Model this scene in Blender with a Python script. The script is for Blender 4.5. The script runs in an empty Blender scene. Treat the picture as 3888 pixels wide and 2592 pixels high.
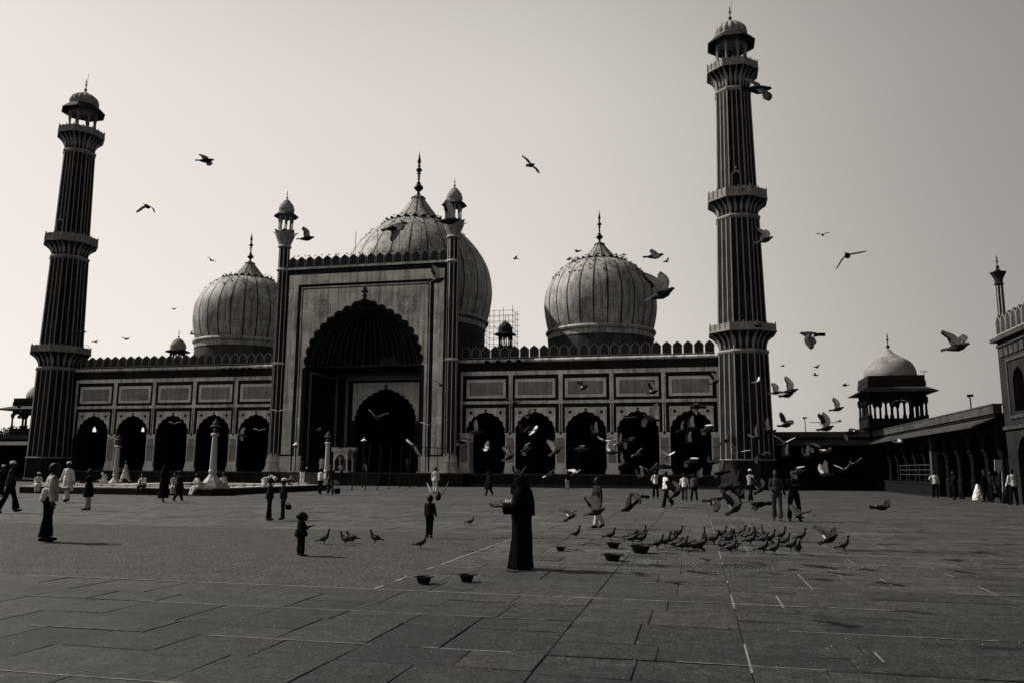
import bpy, bmesh, math, random
from mathutils import Vector, Matrix, noise
from mathutils.geometry import tessellate_polygon
PI=math.pi
rnd=random.Random(7)
scene=bpy.context.scene
COL=scene.collection
# ------------------------------------------------------------------ camera
PW,PH,FPX=3888,2592,3079.6
_p,_r,_y=math.radians(9.0067),math.radians(.37696),math.radians(-12.7644)
CC=Vector((34.339,-81.5726,1.6))
CF=Vector((math.sin(_y)*math.cos(_p),math.cos(_y)*math.cos(_p),math.sin(_p)))
CR=Vector((math.cos(_y),-math.sin(_y),0)); CU=CR.cross(CF)
CR,CU=CR*math.cos(_r)+CU*math.sin(_r),CU*math.cos(_r)-CR*math.sin(_r)
cd=bpy.data.cameras.new('camera'); cam=bpy.data.objects.new('camera',cd); COL.objects.link(cam)
cam.matrix_world=Matrix(((CR.x,CU.x,-CF.x,CC.x),(CR.y,CU.y,-CF.y,CC.y),(CR.z,CU.z,-CF.z,CC.z),(0,0,0,1)))
cd.sensor_width=36; cd.lens=FPX/PW*36; cd.clip_start=.1; cd.clip_end=3000
scene.camera=cam
def ray(x,y): return CF+CR*((x-PW/2)/FPX)+CU*((PH/2-y)/FPX)
def ground(x,y,z=0):
    d=ray(x,y); return CC+d*((z-CC.z)/d.z)
def air(x,y,d): return CC+ray(x,y)*d
def zat(u,w,y):          # height on the vertical through (u,w) that shows at image row y
    lo,hi=-5,80
    for _ in range(50):
        m=(lo+hi)/2; d=Vector((u,w,m))-CC
        if PH/2-FPX*d.dot(CU)/d.dot(CF)>y: lo=m
        else: hi=m
    return lo
# ------------------------------------------------------------------ light
SUN_EL=math.radians(42)
SDIR=Vector((-.9975,.07,0)).normalized()
w=bpy.data.worlds.new('World'); scene.world=w; w.use_nodes=True
nt=w.node_tree; nt.nodes.clear()
def N(t,ty,**k):
    n=t.nodes.new(ty)
    for a,b in k.items(): setattr(n,a,b)
    return n
SKY_AZ=[(0,.18),(.33,.27),(.48,.47),(.62,.68),(.85,.70),(1,.72)]
SKY_EL=[(0,.98),(.42,.97),(.56,.80),(.72,.38),(.86,.2),(1,.14)]
SKY_K=4.1
sky=N(nt,'ShaderNodeTexSky',sky_type='NISHITA',sun_disc=False,sun_elevation=SUN_EL,sun_rotation=math.atan2(SDIR.x,SDIR.y),dust_density=2.0,air_density=1.0,ozone_density=1.0)
L=nt.links.new
# monochrome hazy sky: the physical sky's luminance, brighter towards the sun's side, darker overhead
def WM(op,a,b=None,c=None):
    n=N(nt,'ShaderNodeMath',operation=op)
    for i,q in enumerate((a,b,c)):
        if q is None: continue
        if isinstance(q,(int,float)): n.inputs[i].default_value=q
        else: L(q,n.inputs[i])
    return n.outputs[0]
def ramp(fac,pts):
    r=N(nt,'ShaderNodeValToRGB'); r.color_ramp.interpolation='B_SPLINE' if len(pts)>4 else 'LINEAR'
    while len(r.color_ramp.elements)<len(pts): r.color_ramp.elements.new(.5)
    for e,(p,v) in zip(r.color_ramp.elements,pts): e.position=p; e.color=(v,v,v,1)
    L(fac,r.inputs[0]); return r.outputs[0]
bw=N(nt,'ShaderNodeRGBToBW'); L(sky.outputs[0],bw.inputs[0])
wtc=N(nt,'ShaderNodeTexCoord'); wn=N(nt,'ShaderNodeVectorMath',operation='NORMALIZE'); L(wtc.outputs['Generated'],wn.inputs[0])
wd_=N(nt,'ShaderNodeVectorMath',operation='DOT_PRODUCT'); L(wn.outputs[0],wd_.inputs[0]); wd_.inputs[1].default_value=SDIR
ws=N(nt,'ShaderNodeSeparateXYZ'); L(wn.outputs[0],ws.inputs[0])
az=ramp(WM('MULTIPLY_ADD',wd_.outputs['Value'],.5,.5),SKY_AZ)
el=ramp(ws.outputs[2],SKY_EL)
k_=WM('POWER',WM('DIVIDE',bw.outputs[0],2.2),.25)
wnz=N(nt,'ShaderNodeTexNoise'); wnz.inputs['Scale'].default_value=1.6; wnz.inputs['Detail'].default_value=4; L(wn.outputs[0],wnz.inputs['Vector'])
az=WM('MULTIPLY',az,WM('MULTIPLY_ADD',wnz.outputs[0],.09,.955))
lum=WM('MULTIPLY',WM('MULTIPLY',WM('MULTIPLY',az,el),k_),SKY_K)
tint=N(nt,'ShaderNodeMixRGB',blend_type='MULTIPLY'); tint.inputs[0].default_value=1; tint.inputs[2].default_value=(1,.932,.872,1)
bg=N(nt,'ShaderNodeBackground'); bg.inputs[1].default_value=.15; wo=N(nt,'ShaderNodeOutputWorld')
L(lum,tint.inputs[1]); L(tint.outputs[0],bg.inputs[0]); L(bg.outputs[0],wo.inputs[0])
sd=bpy.data.lights.new('sun','SUN'); sd.energy=4.0; sd.angle=math.radians(.6); sd.color=(1,.955,.9)
so=bpy.data.objects.new('sun',sd); COL.objects.link(so)
sv=Vector((SDIR.x*math.cos(SUN_EL),SDIR.y*math.cos(SUN_EL),math.sin(SUN_EL)))
so.rotation_euler=sv.to_track_quat('Z','Y').to_euler(); so.location=(-60,10,60)
vs=scene.view_settings; vs.view_transform='Standard'; vs.look='None'; vs.gamma=1; vs.exposure=.75
# ------------------------------------------------------------------ materials
TINT=(1.0,.955,.905)
def g3(v):
    v=v*(.42 if v<.15 else .9)
    return (v*TINT[0],v*TINT[1],v*TINT[2],1)
MATS={}
def mat(name,v,rough=.85,scale=1.5,amp=.35,bump=0,fine=0,courses=None,streak=0,spec=.1,metal=0,dark=None,blocks=None):
    """grey material: large blotches, fine grain, optional masonry courses (z), vertical rain streaks"""
    if name in MATS: return MATS[name]
    m=bpy.data.materials.new(name); m.use_nodes=True; t=m.node_tree; t.nodes.clear()
    out=N(t,'ShaderNodeOutputMaterial'); b=N(t,'ShaderNodeBsdfPrincipled')
    b.inputs['Roughness'].default_value=rough; b.inputs['Specular IOR Level'].default_value=spec; b.inputs['Metallic'].default_value=metal
    l=t.links.new; l(b.outputs[0],out.inputs[0])
    tc=N(t,'ShaderNodeTexCoord'); co=tc.outputs['Object']
    n1=N(t,'ShaderNodeTexNoise'); n1.inputs['Scale'].default_value=scale; n1.inputs['Detail'].default_value=6; n1.inputs['Roughness'].default_value=.65
    l(co,n1.inputs['Vector'])
    mr=N(t,'ShaderNodeMapRange'); mr.inputs[1].default_value=.3; mr.inputs[2].default_value=.7; mr.inputs[3].default_value=1-amp; mr.inputs[4].default_value=1+amp*.6
    l(n1.outputs[0],mr.inputs[0]); cur=mr.outputs[0]
    def mul(a,o):
        x=N(t,'ShaderNodeMath',operation='MULTIPLY'); l(a,x.inputs[0]); l(o,x.inputs[1]); return x.outputs[0]
    if fine:
        n2=N(t,'ShaderNodeTexNoise'); n2.inputs['Scale'].default_value=scale*14; n2.inputs['Detail'].default_value=3; l(co,n2.inputs['Vector'])
        r2=N(t,'ShaderNodeMapRange'); r2.inputs[1].default_value=.3; r2.inputs[2].default_value=.7; r2.inputs[3].default_value=1-fine; r2.inputs[4].default_value=1+fine; l(n2.outputs[0],r2.inputs[0])
        cur=mul(cur,r2.outputs[0])
    if streak:
        mp=N(t,'ShaderNodeMapping'); mp.inputs['Scale'].default_value=(1.7,1.7,.12); l(co,mp.inputs[0])
        n3=N(t,'ShaderNodeTexNoise'); n3.inputs['Scale'].default_value=1.6; n3.inputs['Detail'].default_value=5; l(mp.outputs[0],n3.inputs['Vector'])
        r3=N(t,'ShaderNodeMapRange'); r3.inputs[1].default_value=.42; r3.inputs[2].default_value=.68; r3.inputs[3].default_value=1; r3.inputs[4].default_value=1-streak; l(n3.outputs[0],r3.inputs[0])
        cur=mul(cur,r3.outputs[0])
    if blocks:     # masonry blocks in the x-z plane (walls facing y): (width,height,joint darkness,tone variation)
        sx=N(t,'ShaderNodeSeparateXYZ'); cx=N(t,'ShaderNodeCombineXYZ'); l(co,sx.inputs[0])
        if len(blocks)>4:     # cylindrical: angle around z
            at=N(t,'ShaderNodeMath',operation='ARCTAN2'); l(sx.outputs[1],at.inputs[0]); l(sx.outputs[0],at.inputs[1])
            am=N(t,'ShaderNodeMath',operation='MULTIPLY'); l(at.outputs[0],am.inputs[0]); am.inputs[1].default_value=blocks[4]; l(am.outputs[0],cx.inputs[0])
        else: l(sx.outputs[0],cx.inputs[0])
        l(sx.outputs[2],cx.inputs[1])
        br=N(t,'ShaderNodeTexBrick'); br.inputs['Scale'].default_value=1; br.inputs['Brick Width'].default_value=blocks[0]; br.inputs['Row Height'].default_value=blocks[1]
        br.inputs['Mortar Size'].default_value=.012; br.inputs['Mortar Smooth'].default_value=.3; br.inputs['Color1'].default_value=(1,1,1,1); br.inputs['Color2'].default_value=(1-blocks[3],)*3+(1,); br.inputs['Mortar'].default_value=(1-blocks[2],)*3+(1,)
        l(cx.outputs[0],br.inputs['Vector']); cur=mul(cur,br.outputs[0])
    cm=N(t,'ShaderNodeMixRGB',blend_type='MULTIPLY'); cm.inputs[0].default_value=1; cm.inputs[1].default_value=g3(v); l(cur,cm.inputs[2]); l(cm.outputs[0],b.inputs['Base Color'])
    if bump:
        bp=N(t,'ShaderNodeBump'); bp.inputs['Strength'].default_value=bump; bp.inputs['Distance'].default_value=.05
        nb=N(t,'ShaderNodeTexNoise'); nb.inputs['Scale'].default_value=scale*6; nb.inputs['Detail'].default_value=5; l(co,nb.inputs['Vector']); l(nb.outputs[0],bp.inputs['Height']); l(bp.outputs[0],b.inputs['Normal'])
    MATS[name]=m; return m
sand=lambda: mat('red_sandstone',.036,scale=.5,amp=.45,fine=.25,bump=.3,streak=.35,blocks=(1.3,.55,.35,.25))
sandl=lambda: mat('sandstone_weathered',.11,scale=.7,amp=.5,fine=.25,bump=.4,streak=.35)
marb=lambda: mat('white_marble',.74,rough=.6,scale=.45,amp=.3,fine=.16,bump=.08,streak=.55,blocks=(2.1,.78,.22,.3))
marbp=lambda: mat('marble_panel',.62,rough=.6,scale=.8,amp=.25,fine=.15,streak=.25)
blk=lambda: mat('black_inlay',.016,rough=.7,scale=2,amp=.3)
# ------------------------------------------------------------------ mesh builder
class MB:
    def __init__(s): s.v=[]; s.f=[]; s.m=[]; s.T=Matrix.Identity(4)
    def add(s,vs,fs,mi=0):
        o=len(s.v); T=s.T
        s.v+= [tuple(T@Vector(p)) for p in vs]
        s.f+= [tuple(i+o for i in f) for f in fs]; s.m+=[mi]*len(fs)
    def box(s,x0,x1,y0,y1,z0,z1,mi=0):
        s.add([(x0,y0,z0),(x1,y0,z0),(x1,y1,z0),(x0,y1,z0),(x0,y0,z1),(x1,y0,z1),(x1,y1,z1),(x0,y1,z1)],[(0,3,2,1),(4,5,6,7),(0,1,5,4),(1,2,6,5),(2,3,7,6),(3,0,4,7)],mi)
    def prism(s,loops,y0,y1,mi=0):          # loops of (x,z); first is the outline, the rest are holes; y0 front
        if isinstance(loops[0][0],(int,float)): loops=[loops]
        tri=tessellate_polygon([[Vector((p[0],p[1],0)) for p in l] for l in loops])
        flat=[p for l in loops for p in l]; n=len(flat)
        vs=[(p[0],y0,p[1]) for p in flat]+[(p[0],y1,p[1]) for p in flat]
        fs=[tuple(t) for t in tri]+[tuple(i+n for i in reversed(t)) for t in tri]
        o=0
        for l in loops:
            k=len(l)
            for i in range(k): fs.append((o+i,o+(i+1)%k,o+(i+1)%k+n,o+i+n))
            o+=k
        s.add(vs,fs,mi)
    def lathe(s,prof,n=32,c=(0,0,0),mi=0,a0=0,a1=None,rf=None,close=True):
        if a1 is None: a1=a0+2*PI
        full=abs(a1-a0-2*PI)<1e-6; m=n if full else n+1; vs=[]; fs=[]
        for (r,z) in prof:
            for i in range(m):
                a=a0+(a1-a0)*i/n; rr=r*(rf(a,z) if rf else 1)
                vs.append((c[0]+rr*math.cos(a),c[1]+rr*math.sin(a),c[2]+z))
        for j in range(len(prof)-1):
            for i in range(n if full else n):
                k=(i+1)%m
                fs.append((j*m+i,j*m+k,(j+1)*m+k,(j+1)*m+i))
        if close and full:
            if prof[0][0]>1e-4: fs.append(tuple(reversed(range(m))))
            if prof[-1][0]>1e-4: fs.append(tuple((len(prof)-1)*m+i for i in range(m)))
        s.add(vs,fs,mi)
    def tube(s,pts,rad,n=8,mi=0,flat=1):
        pts=[Vector(p) for p in pts]
        if isinstance(rad,(int,float)): rad=[rad]*len(pts)
        vs=[];fs=[]; prev=None
        for i,p in enumerate(pts):
            d=(pts[min(i+1,len(pts)-1)]-pts[max(i-1,0)]).normalized()
            u=(prev-d*prev.dot(d)) if prev else d.orthogonal()
            if u.length<1e-5: u=d.orthogonal()
            u.normalize(); prev=u; v=d.cross(u)
            for k in range(n):
                a=2*PI*k/n; vs.append(p+(u*math.cos(a)+v*math.sin(a)*flat)*rad[i])
        for i in range(len(pts)-1):
            for k in range(n): fs.append((i*n+k,i*n+(k+1)%n,(i+1)*n+(k+1)%n,(i+1)*n+k))
        fs.append(tuple(reversed(range(n)))); fs.append(tuple((len(pts)-1)*n+k for k in range(n)))
        s.add(vs,fs,mi)
    def ball(s,c,r,n=10,mi=0):
        if isinstance(r,(int,float)): r=(r,r,r)
        h=n//2; vs=[];fs=[]
        for j in range(h+1):
            t=-PI/2+PI*j/h
            for i in range(n):
                a=2*PI*i/n; vs.append((c[0]+r[0]*math.cos(t)*math.cos(a),c[1]+r[1]*math.cos(t)*math.sin(a),c[2]+r[2]*math.sin(t)))
        for j in range(h):
            for i in range(n): fs.append((j*n+i,j*n+(i+1)%n,(j+1)*n+(i+1)%n,(j+1)*n+i))
        s.add(vs,fs,mi)
    def mesh(s,name,mats,smooth=False):
        me=bpy.data.meshes.new(name); me.from_pydata(s.v,[],s.f); me.polygons.foreach_set('material_index',s.m)
        bm=bmesh.new(); bm.from_mesh(me)
        if smooth: bmesh.ops.remove_doubles(bm,verts=bm.verts,dist=1e-5)
        bmesh.ops.recalc_face_normals(bm,faces=bm.faces)
        bm.to_mesh(me); bm.free()
        if smooth:
            me.polygons.foreach_set('use_smooth',[True]*len(me.polygons)); me.set_sharp_from_angle(angle=math.radians(38))
        for m in (mats if isinstance(mats,(list,tuple)) else [mats]): me.materials.append(m)
        me.update(); return me
    def build(s,name,mats,parent=None,smooth=False,loc=None):
        o=bpy.data.objects.new(name,s.mesh(name,mats,smooth)); COL.objects.link(o)
        if parent: o.parent=parent
        if loc: o.location=loc
        return o
def tag(o,label=None,cat=None,group=None,kind=None):
    if label: o['label']=label
    if cat: o['category']=cat
    if group: o['group']=group
    if kind: o['kind']=kind
    return o
def empty(name,loc=(0,0,0),rz=0,**k):
    o=bpy.data.objects.new(name,None); COL.objects.link(o); o.location=loc; o.rotation_euler=(0,0,rz); o.empty_display_size=.2
    return tag(o,**k)
def link_copy(o,parent=None,loc=None):
    c=o.copy(); COL.objects.link(c)
    if parent: c.parent=parent
    if loc is not None: c.location=loc
    return c
def copy_tree(o,parent=None):
    c=o.copy(); COL.objects.link(c)
    if parent: c.parent=parent
    for ch in list(o.children): copy_tree(ch,c)
    return c
def arch(x0,a,zs,h,foils=7,bul=.05,n=80,ogee=.1,zb=None):
    """pointed multifoil arch outline from left spring to right spring; zb adds the jambs"""
    pts=[]
    for i in range(n+1):
        u=i/n; t=u*PI; s=-math.cos(t)
        k=1-abs(1-2*u)                     # 0 at springs, 1 at apex
        zz=h*((1-ogee)*math.sin(t)**.92+ogee*k**5)
        xx=a*s*(1-.03*math.sin(t))
        b=bul*a*abs(math.sin(PI*foils*u+ (PI/2 if foils%2==0 else 0)))
        if k>.93: b=bul*a*.6
        ln=math.hypot(xx/a,zz/h) or 1
        pts.append((x0+xx+b*(xx/a)/ln, zs+zz+b*(zz/h)/ln))
    if zb is not None: pts=[(x0-a,zb),(x0-a,zs-.02)]+pts+[(x0+a,zs-.02),(x0+a,zb)]
    return pts
def finial_prof(h,r):      # stacked balls and a spike, r= biggest ball radius
    P=[(r*.75,0),(r*.9,.02),(r*.35,.06),(r*.3,.1)]
    def bl(z,rr,n=6): return [(max(rr*math.sin(PI*i/n),r*.18),z-rr*h_+2*rr*h_*i/n) for i in range(n+1)]
    h_=1/h
    P+=bl(.2,r); P+=[(r*.5,.3),(r*.2,.33)]+bl(.39,r*.32)+bl(.45,r*.32)+[(r*.5,.5),(r*.18,.52)]+bl(.58,r*.66)+[(r*.35,.68),(r*.15,.7),(r*.3,.73),(r*.42,.76),(r*.28,.82),(r*.1,.92),(0,1)]
    return [(a,b*h) for a,b in P]
# ================================================================== THE MOSQUE
mosque=empty('mosque',label='great domed mosque hall with tall central arched portal, two wings of five arches each',cat='mosque')
ZB=1.3                                     # terrace height
# terrace (plinth) with steps
m=MB()
m.box(-37.5,37.5,-.9,26.2,0,ZB-.16); m.box(-37.6,37.6,-1.0,26.3,ZB-.16,ZB,1)
m.box(-11.6,11.6,-3.0,-.9,0,ZB-.16); m.box(-11.7,11.7,-3.1,-1.0,ZB-.16,ZB,1)
m.box(-37.55,37.55,-1.02,-.9,0,.22,1)
m.build('terrace',[sand(),sandl()],mosque)
m=MB()
for i in range(5): m.box(-4.6-.0,3.3,-3.1-.36*(5-i),-3.1-.36*(4-i)-.002,0,.24*(i+1)-.02)
for i in range(5): m.box(-4.62,3.32,-3.13-.36*(5-i),-3.1-.36*(4-i)-.004,.24*(i+1)-.018,.24*(i+1)+.01,1)
m.build('steps',[sand(),sandl()],mosque)
AX=[13.13+5.2*i for i in range(5)]         # bay centres
DX=[15.77,20.98,26.17,31.32]
def wing(sg):
    P=empty('wing',(0,0,0)); P.parent=mosque
    # wall with five multifoil openings
    m=MB(); lo,hi=10.3,36.9
    edges=[lo]+DX+[hi]
    for i in range(5):
        x0,x1=edges[i],edges[i+1]
        a=arch(AX[i],1.96,5.45,2.05,foils=9,bul=.045,n=72,zb=ZB+.002)
        out=[(x0,ZB+.002)]+a+[(x1,ZB+.002),(x1,13.0),(x0,13.0)]
        if sg<0: out=[(-p[0],p[1]) for p in out]
        m.prism([out],0,1.6)
    m.build('wall',sand(),P)
    # white marble framework
    m=MB(); W=lambda a,b,z0,z1,y=-.06:(m.box(min(sg*a,sg*b),max(sg*a,sg*b),y,-.001,z0,z1))
    W(10.35,36.75,11.36,11.78,-.08); W(10.35,36.75,8.37,8.68,-.08)
    for x in [10.5]+DX+[36.55]:
        h=.21 if 11<x<36 else .12
        W(x-h,x+h,8.682,11.358); 
        if 11<x<36: W(x-.17,x+.17,5.45,8.368); 
        else: W(x-.1,x+.1,5.0,8.368)
    m.build('marble_frame',marb(),P)
    for x in DX:
        m=MB(); m.box(min(sg*(x-.045),sg*(x+.045)),max(sg*(x-.045),sg*(x+.045)),-.075,-.061,5.2,8.36)
        m.ball((sg*x,-.09,5.35),(.16,.1,.16),8); m.ball((sg*x,-.09,8.2),(.08,.06,.08),8); m.build('inlay',blk(),P)
    # cornice: dark frieze, rounded white string course
    m=MB(); m.box(min(sg*10.2,sg*36.9),max(sg*10.2,sg*36.9),-.14,-.001,11.80,12.62); m.build('frieze',sand(),P)
    m=MB(); 
    prof=[(-.30,12.64),(-.42,12.72),(-.46,12.82),(-.42,12.92),(-.30,12.99),(-.05,13.02),(-.05,12.64)]
    o=[(sg*10.2,p[0],p[1]) for p in prof]+[(sg*36.9,p[0],p[1]) for p in prof]; k=len(prof)
    m.add(o,[tuple(range(k)),tuple(range(k,2*k))]+[(i,(i+1)%k,(i+1)%k+k,i+k) for i in range(k)])
    m.build('string_course',marb(),P)
    # per bay: inscription panel, arch spandrel, pilasters
    for i in range(5):
        x=AX[i]
        m=MB()
        xs=sg*x
        m.box(xs-2.38,xs+2.38,-.03,-.001,8.70,11.34,1)      # dark border
        m.box(xs-2.1,xs+2.1,-.055,-.031,8.98,10.94,0)
        m.box(xs-1.77,xs+1.77,-.062,-.056,9.29,10.60,1)
        m.box(xs-1.73,xs+1.73,-.07,-.063,9.33,10.56,2)
        m.build('inscription_panel',[marbp(),blk(),mat('inscribed_marble',.26,rough=.6,scale=.9,amp=.3,fine=.7,streak=.35)],P)
        m=MB()
        out=[(xs-2.42,5.0),(xs-2.42,8.22),(xs+2.42,8.22),(xs+2.42,5.0)]
        a=arch(xs,1.96,5.45,2.05,foils=9,bul=.045,n=72)
        m.prism([[(xs-2.38,5.0)]+[(xs-2.38,8.34),(xs+2.38,8.34),(xs+2.38,5.0)]+[(xs+1.97,5.0)]+a[::-1]+[(xs-1.97,5.0)]],-.03,-.001,1)
        a=arch(xs,1.99,5.47,2.06,foils=9,bul=.06,n=72)
        b=[p for p in a if abs(p[0]-xs)<2.1 and p[1]>5.5]
        m.prism([[(xs-2.11,5.5),(xs-2.11,7.97),(xs+2.11,7.97),(xs+2.11,5.5)]+b[::-1]],-.055,-.031,0)
        # finial over the apex
        m.prism([[(xs-.06,7.5),(xs-.05,7.66),(xs-.15,7.74),(xs-.12,7.84),(xs-.04,7.82),(xs,7.93),(xs+.04,7.82),(xs+.12,7.84),(xs+.15,7.74),(xs+.05,7.66),(xs+.06,7.5)]],-.075,-.056,1)
        for sx in (-1,1):   # eight rayed rosettes within a ring
            cx,cz=xs+sx*1.58,7.48
            st=[]
            for k in range(16):
                r=.37 if k%2==0 else .12; st.append((cx+r*math.cos(k*PI/8),cz+r*math.sin(k*PI/8)))
            m.prism([st],-.063,-.056,1)
            R=[(cx+.46*math.cos(k*PI/12),cz+.46*math.sin(k*PI/12)) for k in range(24)]; R2=[(cx+.42*math.cos(k*PI/12),cz+.42*math.sin(k*PI/12)) for k in range(24)]
            m.prism([R,R2],-.061,-.056,2)
        m.build('arch_surround',[marbp(),blk(),sandl()],P)
    for x in [10.9]+DX+([36.3] if sg>0 else []):
        m=MB(); h=.53 if 11<x<36 else .5
        xs=sg*x
        m.box(xs-h,xs+h,-.10,1.55,ZB+.9,5.38)
        m.prism([[(xs-h-.14,ZB+.003),(xs-h-.14,ZB+.25),(xs-h-.02,ZB+.55),(xs-h,ZB+.9),(xs+h,ZB+.9),(xs+h+.02,ZB+.55),(xs+h+.14,ZB+.25),(xs+h+.14,ZB+.003)]],-.2,1.57)
        m.box(xs-h-.05,xs+h+.05,-.14,1.5,5.22,5.4)
        m.box(xs-h+.14,xs+h-.14,-.115,-.101,ZB+1.1,4.9,1)
        m.build('pilaster',[marbp(),mat('marble_panel_grey',.24,scale=1.2,amp=.3,fine=.2)],P)
    return P
WR=wing(1); WL=wing(-1)
# hall behind: floor is the terrace; rear wall, end walls with arched windows, roof, inner piers
m=MB()
m.box(-38,38,24.5,26,ZB+.002,13)
m.box(37,38.3,1.7,24.4,ZB+.002,13)
def wx(y0,y1,z0,z1):  # wall piece on x=-38
    m.box(-38.3,-38.05,y0,y1,z0,z1)
wx(1.7,4.85,ZB+.002,13); wx(4.85,5.75,ZB+.002,5.95); wx(4.85,5.75,6.75,13); wx(5.75,13.9,ZB+.002,13); wx(13.9,14.8,ZB+.002,6.4); wx(13.9,14.8,7.2,13); wx(14.8,24.4,ZB+.002,13)
m.build('hall_wall',sand(),mosque)
m=MB()
for (ya,zb,zt) in ((5.3,5.95,6.76),(14.35,6.4,7.21)):        # pointed heads filling the window corners
    for s2 in (-1,1):
        m.add([(-38.3,ya+s2*.46,zb+.3),(-38.3,ya+s2*.46,zt),(-38.3,ya,zt),(-38.3,ya+s2*.24,zb+.58),(-38.05,ya+s2*.46,zb+.3),(-38.05,ya+s2*.46,zt),(-38.05,ya,zt),(-38.05,ya+s2*.24,zb+.58)],[(0,1,2,3),(4,5,6,7),(0,1,5,4),(1,2,6,5),(2,3,7,6),(3,0,4,7)])
m.build('window_arch',sand(),mosque)
m=MB(); m.box(-38.2,38.2,1.62,26.1,12.6,12.95); m.box(-7.85,7.85,-.7,6.1,22.21,22.4); m.build('roof',sandl(),mosque)
for sg in (-1,1):
    m=MB()
    for x in DX:
        m.box(sg*x-.8,sg*x+.8,9.2,10.8,ZB+.002,12.6)
    m.box(min(sg*12,sg*36),max(sg*12,sg*36),9.4,10.6,8.2,12.59)
    m.build('inner_arcade',sand(),mosque)
# ------------------------------------------------------------------ portal
PT=empty('portal',(0,0,0)); PT.parent=mosque
YF=-1.76
A=6.52
oa=arch(0,A,12.5,7.0,foils=19,bul=.035,n=190,ogee=.12,zb=ZB+.004)
m=MB()
m.prism([[(-10.2,ZB+.004)]+oa+[(10.2,ZB+.004),(10.2,23.2),(-10.2,23.2)]],YF,YF+1.0)
m.box(-7.9,-7.51,YF+1.001,6.2,ZB+.004,22.2); m.box(7.51,7.9,YF+1.001,6.2,ZB+.004,22.2); m.box(-7.5,7.5,6.0,6.2,12.52,22.2)
m.build('wall',sand(),PT)
def fr(m,x,zt,wd,zb,y0,y1,mi):         # inverted-U frame: outer half width x, outer top zt, band width wd
    m.prism([[(-x,zb),(-x,zt),(x,zt),(x,zb),(x-wd,zb),(x-wd,zt-wd),(-x+wd,zt-wd),(-x+wd,zb)]],y0,y1,mi)
m=MB()
fr(m,8.93,22.62,1.1,3.12,YF-.06,YF-.001,0)
fr(m,7.42,21.2,.11,ZB+.1,YF-.055,YF-.001,0)
m.build('marble_frame',marb(),PT)
m=MB(); 
a=arch(0,A,12.5,7.0,foils=19,bul=.035,n=190,ogee=.12)
zc=20.95
m.prism([[(-7.18,ZB+.1),(-7.18,zc),(7.18,zc),(7.18,ZB+.1),(6.92,ZB+.1),(6.92,12.3)]+[p for p in a[::-1]]+[(-6.92,12.3),(-6.92,ZB+.1)]],YF-.05,YF-.001,0)
m.build('spandrel',marb(),PT)
m=MB()
def medallion(cx,cz,r):
    for rr,w_ in ((r,.05),(r*.8,.035),(r*.45,.03)):
        A1=[];A2=[]
        for k in range(96):
            t=2*PI*k/96; q=rr*(1+.09*abs(math.sin(4*t))-.03); A1.append((cx+q*math.cos(t),cz+q*math.sin(t))); A2.append((cx+(q-w_)*math.cos(t),cz+(q-w_)*math.sin(t)))
        m.prism([A1,A2],YF-.058,YF-.0505)
    for k in range(8):
        t=k*PI/4; c,s_=math.cos(t),math.sin(t)
        for rr in (r*.63,):
            q=[(cx+rr*c+.12*math.cos(j*PI/4),cz+rr*s_+.12*math.sin(j*PI/4)) for j in range(8)]; q2=[(cx+rr*c+.085*math.cos(j*PI/4),cz+rr*s_+.085*math.sin(j*PI/4)) for j in range(8)]
            m.prism([q,q2],YF-.058,YF-.0505)
medallion(-4.9,18.75,.98); medallion(4.9,18.75,.98)
m.build('medallion',mat('grey_line_inlay',.09,scale=3,amp=.3),PT)
m=MB()
# finial above the apex: stem and leafy tip
m.prism([[(-.14,19.5),(-.16,19.85),(-.3,20.0),(-.12,20.08),(-.1,20.25),(-.42,20.42),(-.34,20.62),(-.16,20.55),(-.2,20.78),(0,21.0),(.2,20.78),(.16,20.55),(.34,20.62),(.42,20.42),(.1,20.25),(.12,20.08),(.3,20.0),(.16,19.85),(.14,19.5)]],YF-.09,YF-.056)
ap=arch(0,A*1.005,12.52,7.02,foils=19,bul=.045,n=190,ogee=.12); ap2=arch(0,A*.97,12.42,6.85,foils=19,bul=.035,n=190,ogee=.12)
m.prism([ap+ap2[::-1]],YF-.07,YF-.02)
m.build('arch_edge',blk(),PT)
# corner plinth panels
for sg in (-1,1):
    m=MB()
    for (x0,x1) in ((6.55,7.55),(7.75,9.2)):
        m.box(min(sg*x0,sg*x1),max(sg*x0,sg*x1),YF-.14,YF-.061,ZB+.12,2.95); m.box(min(sg*(x0+.2),sg*(x1-.2)),max(sg*(x0+.2),sg*(x1-.2)),YF-.16,YF-.141,ZB+.4,2.7,1)
    m.box(min(sg*6.4,sg*9.5),max(sg*6.4,sg*9.5),YF-.3,YF-.06,ZB+.003,ZB+.118)
    m.build('base_panel',[marb(),marbp()],PT)
# niche: side walls, back wall, half dome with ribs
YB=5.2
m=MB()
for sg in (-1,1):
    m.box(min(sg*6.55,sg*7.5),max(sg*6.55,sg*7.5),YF+1.002,YB,ZB+.004,12.45)
ba=arch(0,3.55,7.0,3.55,foils=15,bul=.04,n=120,zb=ZB+.006)
m.prism([[(-7.5,ZB+.006)]+ba+[(7.5,ZB+.006),(7.5,12.45),(-7.5,12.45)]],YB+.002,YB+.8)
m.build('niche_wall',sand(),PT)
m=MB()
nf=28
def nd(a,b):       # a azimuth 0..pi, b 0..1 elevation
    fl=1+.022*abs(math.sin(a*nf/2))-.011
    r=math.cos(b*PI/2)**.9*fl
    z=12.5+7.15*(.9*math.sin(b*PI/2)+.1*b**4)
    return (-6.62*math.cos(a)*r, YF+.98+6.6*math.sin(a)*r*1.0, z)
na,nb_=nf*6,24
vs=[nd(PI*i/na,j/nb_) for j in range(nb_+1) for i in range(na+1)]
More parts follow.
